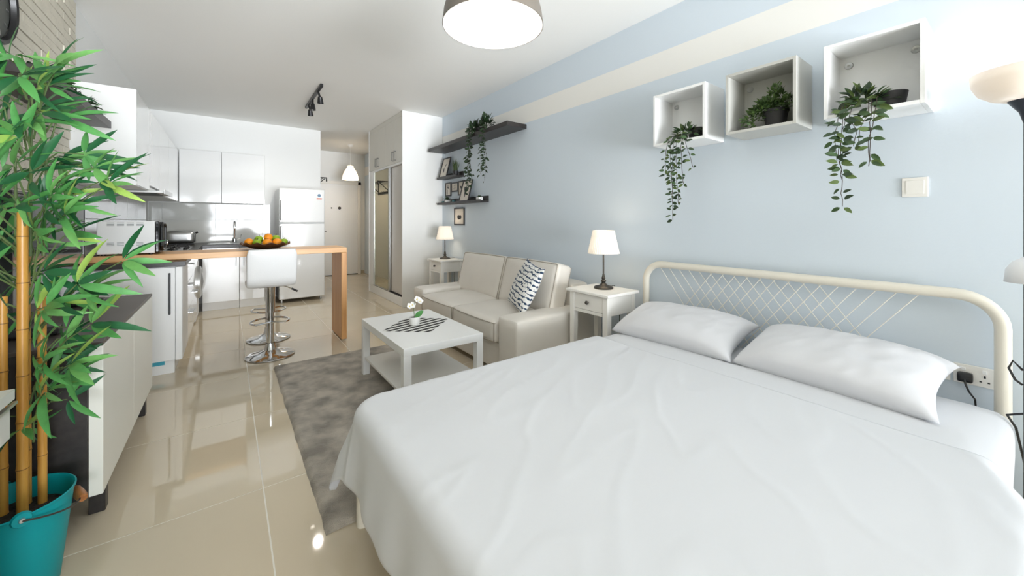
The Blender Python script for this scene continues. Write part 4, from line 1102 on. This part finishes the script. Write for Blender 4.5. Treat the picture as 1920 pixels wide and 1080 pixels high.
MB().tube([(fx + .012, fy, .5), (fx + .06, fy + .05, .46), (fx + .12, fy + .03, .40), (fx + .15, fy, .2), (fx + .17, fy, .02)], .004, 6).build('cable', M_black, t)

# ------------------------------------------------------------------ left wall: sideboard, screen, shelf, clock
t = thing('sideboard', (-.62, 2.78, 0), 'black-brown sideboard with two pale doors along the brick wall', 'sideboard')
SY_0, SY_1 = 2.165, 3.40
MB().box(-.845, -.432, SY_0, SY_1, .15, .735).build('body', M_blackbrown, t, bevel=.002)
box('top', M_darktop, t, -.85, -.392, SY_0 - .004, SY_1 + .004, .7352, .75, .002)
M_sdoor = mat('pale_grey_gloss_door', (238, 238, 229), .3)
for y0, y1 in ((SY_0 + .002, 2.782), (2.786, SY_1 - .002)): box('door', M_sdoor, t, -.431, -.391, y0, y1, .152, .732, .002)
for x in (-.80, -.438):
    for y in (2.35, 3.33): MB().box(x - .025, x + .025, y - .025, y + .025, 0, .1498).build('leg', M_blackbrown, t, bevel=.003)
t = thing('television', (-.67, 2.78, .75), 'flat black glossy television standing on the sideboard behind the bamboo', 'television')
box('screen', M_blackg, t, -.685, -.660, 2.32, 3.235, .80, 1.33, .004)
bz = MB(); bz.box(-.690, -.658, 2.312, 3.243, .788, .7995); bz.box(-.690, -.658, 2.312, 3.243, 1.3305, 1.34); bz.box(-.690, -.658, 2.312, 2.3195, .80, 1.33); bz.box(-.690, -.658, 3.2355, 3.243, .80, 1.33)
bz.build('bezel', M_black, t, bevel=.001)
for y in (2.42, 3.14): MB().soft(.10, .035, .018, .008, (0, 0, 0), 4, Matrix.Translation((-.66, y, .7695))).build('foot', M_black, t)
sh_ = tag(box('floating_shelf', M_blackbrown, None, XL + .02, -.632, 2.55, 3.715, 1.85, 1.897, .002), 'black-brown floating shelf on the brick wall behind the bamboo', 'shelf')
sp2 = thing('trailing_plant', (-.76, 3.0, 1.898), 'dark leafy plant on the shelf above the television', 'plant')
MB().lathe([(0, 0), (.045, 0), (.05, .05), (.044, .05)], (-.76, 2.95, 1.8975), 20).build('pot', M_dpot, sp2)
J = MB(); mound(sp2, (-.74, 2.98, 1.92), .08, .20, .07, 120, .045, J); mound(sp2, (-.70, 3.30, 1.90), .06, .16, .06, 60, .045, J)
J.build('foliage', trail_g[0], sp2, smooth=False)['kind'] = 'stuff'
cl = thing('wall_clock', (XL + .03, 2.80, 2.04), 'round dark wall clock with a black rim on the brick wall', 'clock')
CM = Matrix.Translation((XL + .019, 2.80, 2.243)) @ Matrix.Rotation(R(90), 4, 'Y')
MB().lathe([(.182, .001), (.205, .001), (.207, .025), (.198, .035), (.186, .03), (.182, .012)], n=64, M=CM).build('rim', M_black, cl)
fc_ = MB().lathe([(0, .008), (.184, .008)], n=64, M=CM).build('face', mat('slate_clock_face', (92, 94, 90), .5), cl)
for k in range(12):
    a = k * math.tau / 12; Mk = CM @ Matrix.Rotation(a, 4, 'Z'); MB().box(-.004, .004, .145, .17, .0085, .0105, Mk).build('hour_mark', M_alu, fc_)
for a, L, w_ in ((R(-60), .10, .005), (R(125), .14, .004)): MB().box(-w_, w_, -.02, L, .013, .0155, CM @ Matrix.Rotation(a, 4, 'Z')).build('hand', M_alu, cl)

# ------------------------------------------------------------------ grey desk at the edge of the frame
M_desk = mat('grey_white_laminate_desk', (205, 206, 200), .4)
t = thing('desk', (-.67, 1.1, 0), 'grey-white desk with a drawer at the near end of the brick wall', 'desk')
box('top', M_desk, t, XL + .025, -.465, .55, 1.65, .735, .764, .002)
dr = box('drawer', M_desk, t, -.500, -.472, .58, 1.645, .632, .718, .002)
box('drawer_box', M_desk, t, XL + .03, -.501, .60, 1.62, .64, .7345, .001)
MB().box(-.4715, -.463, .60, 1.66, .719, .727).build('grip_rail', M_alu, dr, bevel=.001)
for y in (.58, 1.60): box('leg_panel', M_desk, t, XL + .03, -.488, y, y + .035, 0, .6315 if y > 1 else .6315, .002)

# ------------------------------------------------------------------ bucket and bamboo
bx, by = -.565, 1.975
bk = thing('bucket', (bx, by, 0), 'teal metal bucket with a wooden grip holding the bamboo', 'bucket')
MB().lathe([(0, .004), (.098, .004), (.102, .0), (.105, .006), (.137, .300), (.141, .304), (.142, .309), (.138, .311), (.133, .305), (.102, .02), (0, .016)], (bx, by, 0), 56).build('shell', M_teal, bk)
ha = R(-66)                                                   # direction of one lug; the other is opposite
lug = []
for s_ in (1, -1):
    ux, uy = math.cos(ha) * s_, math.sin(ha) * s_
    c_ = Vector((bx + ux * .139, by + uy * .139, .302)); lug.append(c_ + Vector((ux, uy, 0)) * .012)
    ML = Matrix.Translation(c_) @ Matrix.Rotation(ha + (0 if s_ == 1 else math.pi), 4, 'Z') @ Matrix.Rotation(R(90), 4, 'Y')
    q = MB().lathe([(0, .006), (.020, .006), (.023, .0), (.023, -.004)], n=20, M=ML).build('lug', M_teal, bk)
    MB().lathe([(0, .012), (.006, .012), (.008, .006)], n=12, M=ML).build('rivet', M_alu, q)
a_, b_ = lug
side = Vector((math.sin(-ha), math.cos(ha), 0)); side = Vector((math.cos(ha + math.pi / 2), math.sin(ha + math.pi / 2), 0))
hp = []
for k in range(17):
    u = k / 16; ph = math.pi * u
    base_ = Vector((bx, by, .302)) + (a_ - Vector((bx, by, .302))) * math.cos(ph)
    hp.append(base_ + side * .150 * math.sin(ph) + Vector((0, 0, -.06 * math.sin(ph))))
hnd = MB().tube(hp, .003, 8).build('handle', M_bronze, bk)
g0, g1 = hp[8] - (hp[9] - hp[7]).normalized() * .045, hp[8] + (hp[9] - hp[7]).normalized() * .045
MB().tube([g0, g0.lerp(g1, .08), g0.lerp(g1, .5), g0.lerp(g1, .92), g1], [.012, .0145, .0155, .0145, .012], 16).build('wooden_grip', wood('grip_wood', (176, 116, 64), (140, 84, 42), 6, 'Y'), hnd)

bb = thing('artificial_bamboo', (bx, by, .2), 'tall leafy bamboo plant standing in the teal bucket', 'plant')
MB().disc((bx, by, .245), .126, 32).build('soil', M_soil, bb)
def cane(p0, p1, r, node):
    p0, p1 = Vector(p0), Vector(p1); L = (p1 - p0).length; n = max(2, int(L / .012)); pts = []; rad = []
    for i in range(n + 1):
        s_ = i / n * L; d_ = abs((s_ / node) - round(s_ / node)) * node
        pts.append(p0.lerp(p1, i / n)); rad.append(r * (1 + .10 * math.exp(-(d_ / .006) ** 2)) * (1 - .06 * i / n))
    o_ = MB().tube(pts, rad, 16).build('cane', M_bamboo, bb, angle=60)
    k = node
    while k < L:
        c_ = p0.lerp(p1, k / L); nd = MB().tube([c_ - (p1 - p0).normalized() * .0012, c_ + (p1 - p0).normalized() * .0012], r * 1.12, 16).build('node_ring', mat_node, o_); k += node
    return o_
mat_node = mat('bamboo_node', (120, 84, 38), .5)
canes = [((-.549, 2.003, .24), (-.549, 2.005, 1.25), .0135, .155), ((-.515, 2.043, .24), (-.517, 2.043, .965), .0115, .17), ((-.555, 2.065, .24), (-.56, 2.07, 1.16), .0105, .19), ((-.600, 2.035, .24), (-.602, 2.04, .97), .0125, .16)]
for q in canes: cane(*q)
bam = [leaf_mesh('leaf', greens[i % 4], 1, .185, .3, .12 + .22 * (i // 4), 7) for i in range(8)]
wts = [5, 1.6, 3.4, 4]
def pick():
    c_ = random.choices(range(4), wts)[0]; return bam[c_ + 4 * random.randint(0, 1)]
CF = Vector((math.sin(THETA), math.cos(THETA), 0)); CR = Vector((math.cos(THETA), -math.sin(THETA), 0))
nleaf = 0; extra = MB(); extra2 = MB()
def blocked(p):
    return (p.x < -.38 and p.y > 2.14 and p.z < .77) or (p.x < -.64 and p.y > 2.28 and .76 < p.z < 1.36) or (p.x < -.62 and p.y > 2.53 and 1.83 < p.z < 1.92) or p.x < XL + .03 or (p.y < 1.68 and p.x < -.44 and p.z < .80)
def leaf_at(hub, d_, nrm, L, joined=False):
    global nleaf
    if blocked(hub + d_ * L):
        d_ = (d_ + Vector((.9, -.5, .3))).normalized()
        if blocked(hub + d_ * L): return
    Mx = frame_M(hub + d_ * .008, d_, nrm, L)
    if joined or nleaf >= 298:
        (extra if random.random() < .5 else extra2).add([v.co for v in bam[2].vertices], [tuple(p.vertices) for p in bam[2].polygons], Mx)
    else:
        inst('leaf', pick(), Mx, bb); nleaf += 1
def spray(hub, out, n, L, spread=1.0, joined=False):
    hub = Vector(hub); out = Vector(out).normalized()
    ref = (CF * -.7 + Vector((0, 0, .45)) + jitter(.35)).normalized()
    sidev = out.cross(ref).normalized(); ref = sidev.cross(out)
    for k in range(n):
        a = (k - (n - 1) / 2) / max(1, (n - 1) / 2) * spread * 1.15 + random.uniform(-.15, .15)
        d_ = (out * math.cos(a) + sidev * math.sin(a) + ref * random.uniform(-.25, .3) + Vector((0, 0, random.uniform(-.35, .12)))).normalized()
        leaf_at(hub, d_, (ref + jitter(.5)).normalized(), L * random.uniform(.75, 1.2), joined)
def branch(root, hub, n, L, spread=1.0, joined=False):
    root, hub = Vector(root), Vector(hub)
    mid = root.lerp(hub, .55) + Vector((0, 0, .03)) + jitter(.012)
    MB().tube([root, mid, hub], [.0032, .0026, .0018], 6).build('branch', M_twig, bb)
    spray(hub, (hub - mid) + Vector((0, 0, -.002)), n, L, spread, joined)
    if (hub - root).length > .15: spray(mid, (hub - root).normalized() + jitter(.6), 3, L * .85, 1.2, joined)
C0 = Vector((-.545, 2.03, 0))
# sprays that reach out over the room side: reach, height, rise, depth
for r_, z_, dz, dep in ((.10, 1.74, .10, .0), (.03, 1.70, .10, .03), (.07, 1.66, .03, -.03), (.07, 1.58, .02, .04), (.04, 1.50, -.02, -.05), (.17, 1.41, .02, .05), (.23, 1.36, .06, .02), (.27, 1.345, .09, .0), (.14, 1.30, .03, -.05), (.17, 1.24, .06, -.04),
                        (.08, 1.17, .05, .04), (.10, 1.19, .06, -.06), (.20, 1.01, .10, -.03), (.27, 1.08, .14, .05), (.18, .98, .06, .02), (.12, .94, .03, -.05), (.18, .86, .06, .03), (.20, .75, .06, -.05), (.14, .77, .02, -.07), (.12, .66, .02, -.05), (.06, .55, -.02, -.06)):
    hub = C0 + CR * r_ + CF * dep + Vector((0, 0, z_))
    root = C0 + CR * .02 + Vector((0, 0, max(.45, z_ - .10 - dz)))
    branch(root, hub, 6, .132, 1.0)
# the crown all round the canes, thinner below the cane tops
random.seed(5)
for i in range(46):
    z_ = .98 + (i / 45) * .78; ang = random.uniform(0, math.tau); r_ = random.uniform(.05, .19) * (1.1 if z_ < 1.5 else .8)
    ox_ = CR * math.cos(ang) * r_ * .9 - CR * .05 + CF * math.sin(ang) * r_ * .8
    hub = C0 + ox_ + Vector((0, 0, z_)); hub.x = max(hub.x, XL + .12)
    root = C0 + ox_ * .1 + Vector((0, 0, z_ - random.uniform(.05, .12)))
    branch(root, hub, 6, .13, 1.3, i % 3 != 0)
for i in range(10):
    z_ = .5 + i * .05; ang = random.uniform(0, math.tau); ox_ = CR * math.cos(ang) * .10 + CF * (.02 + .05 * abs(math.sin(ang)))
    hub = C0 + ox_ + Vector((0, 0, z_)); hub.y = min(hub.y, 2.09)
    branch(C0 + ox_ * .2 + Vector((0, 0, z_ - .06)), hub, 4, .10, 1.2, True)
extra.build('foliage', greens[2], bb, smooth=True, angle=60)['kind'] = 'stuff'; extra2.build('foliage', greens[0], bb, smooth=True, angle=60)['kind'] = 'stuff'
for k_ in range(3):
    MB().tube([C0 + Vector((-.03 + .03 * k_, .02, 1.1)), C0 + Vector((-.03 + .035 * k_, .01, 1.45)), C0 + Vector((-.05 + .06 * k_, .0, 1.60))], [.005, .0035, .002], 8).build('stem', M_twig, bb)
print('bamboo leaves', nleaf)
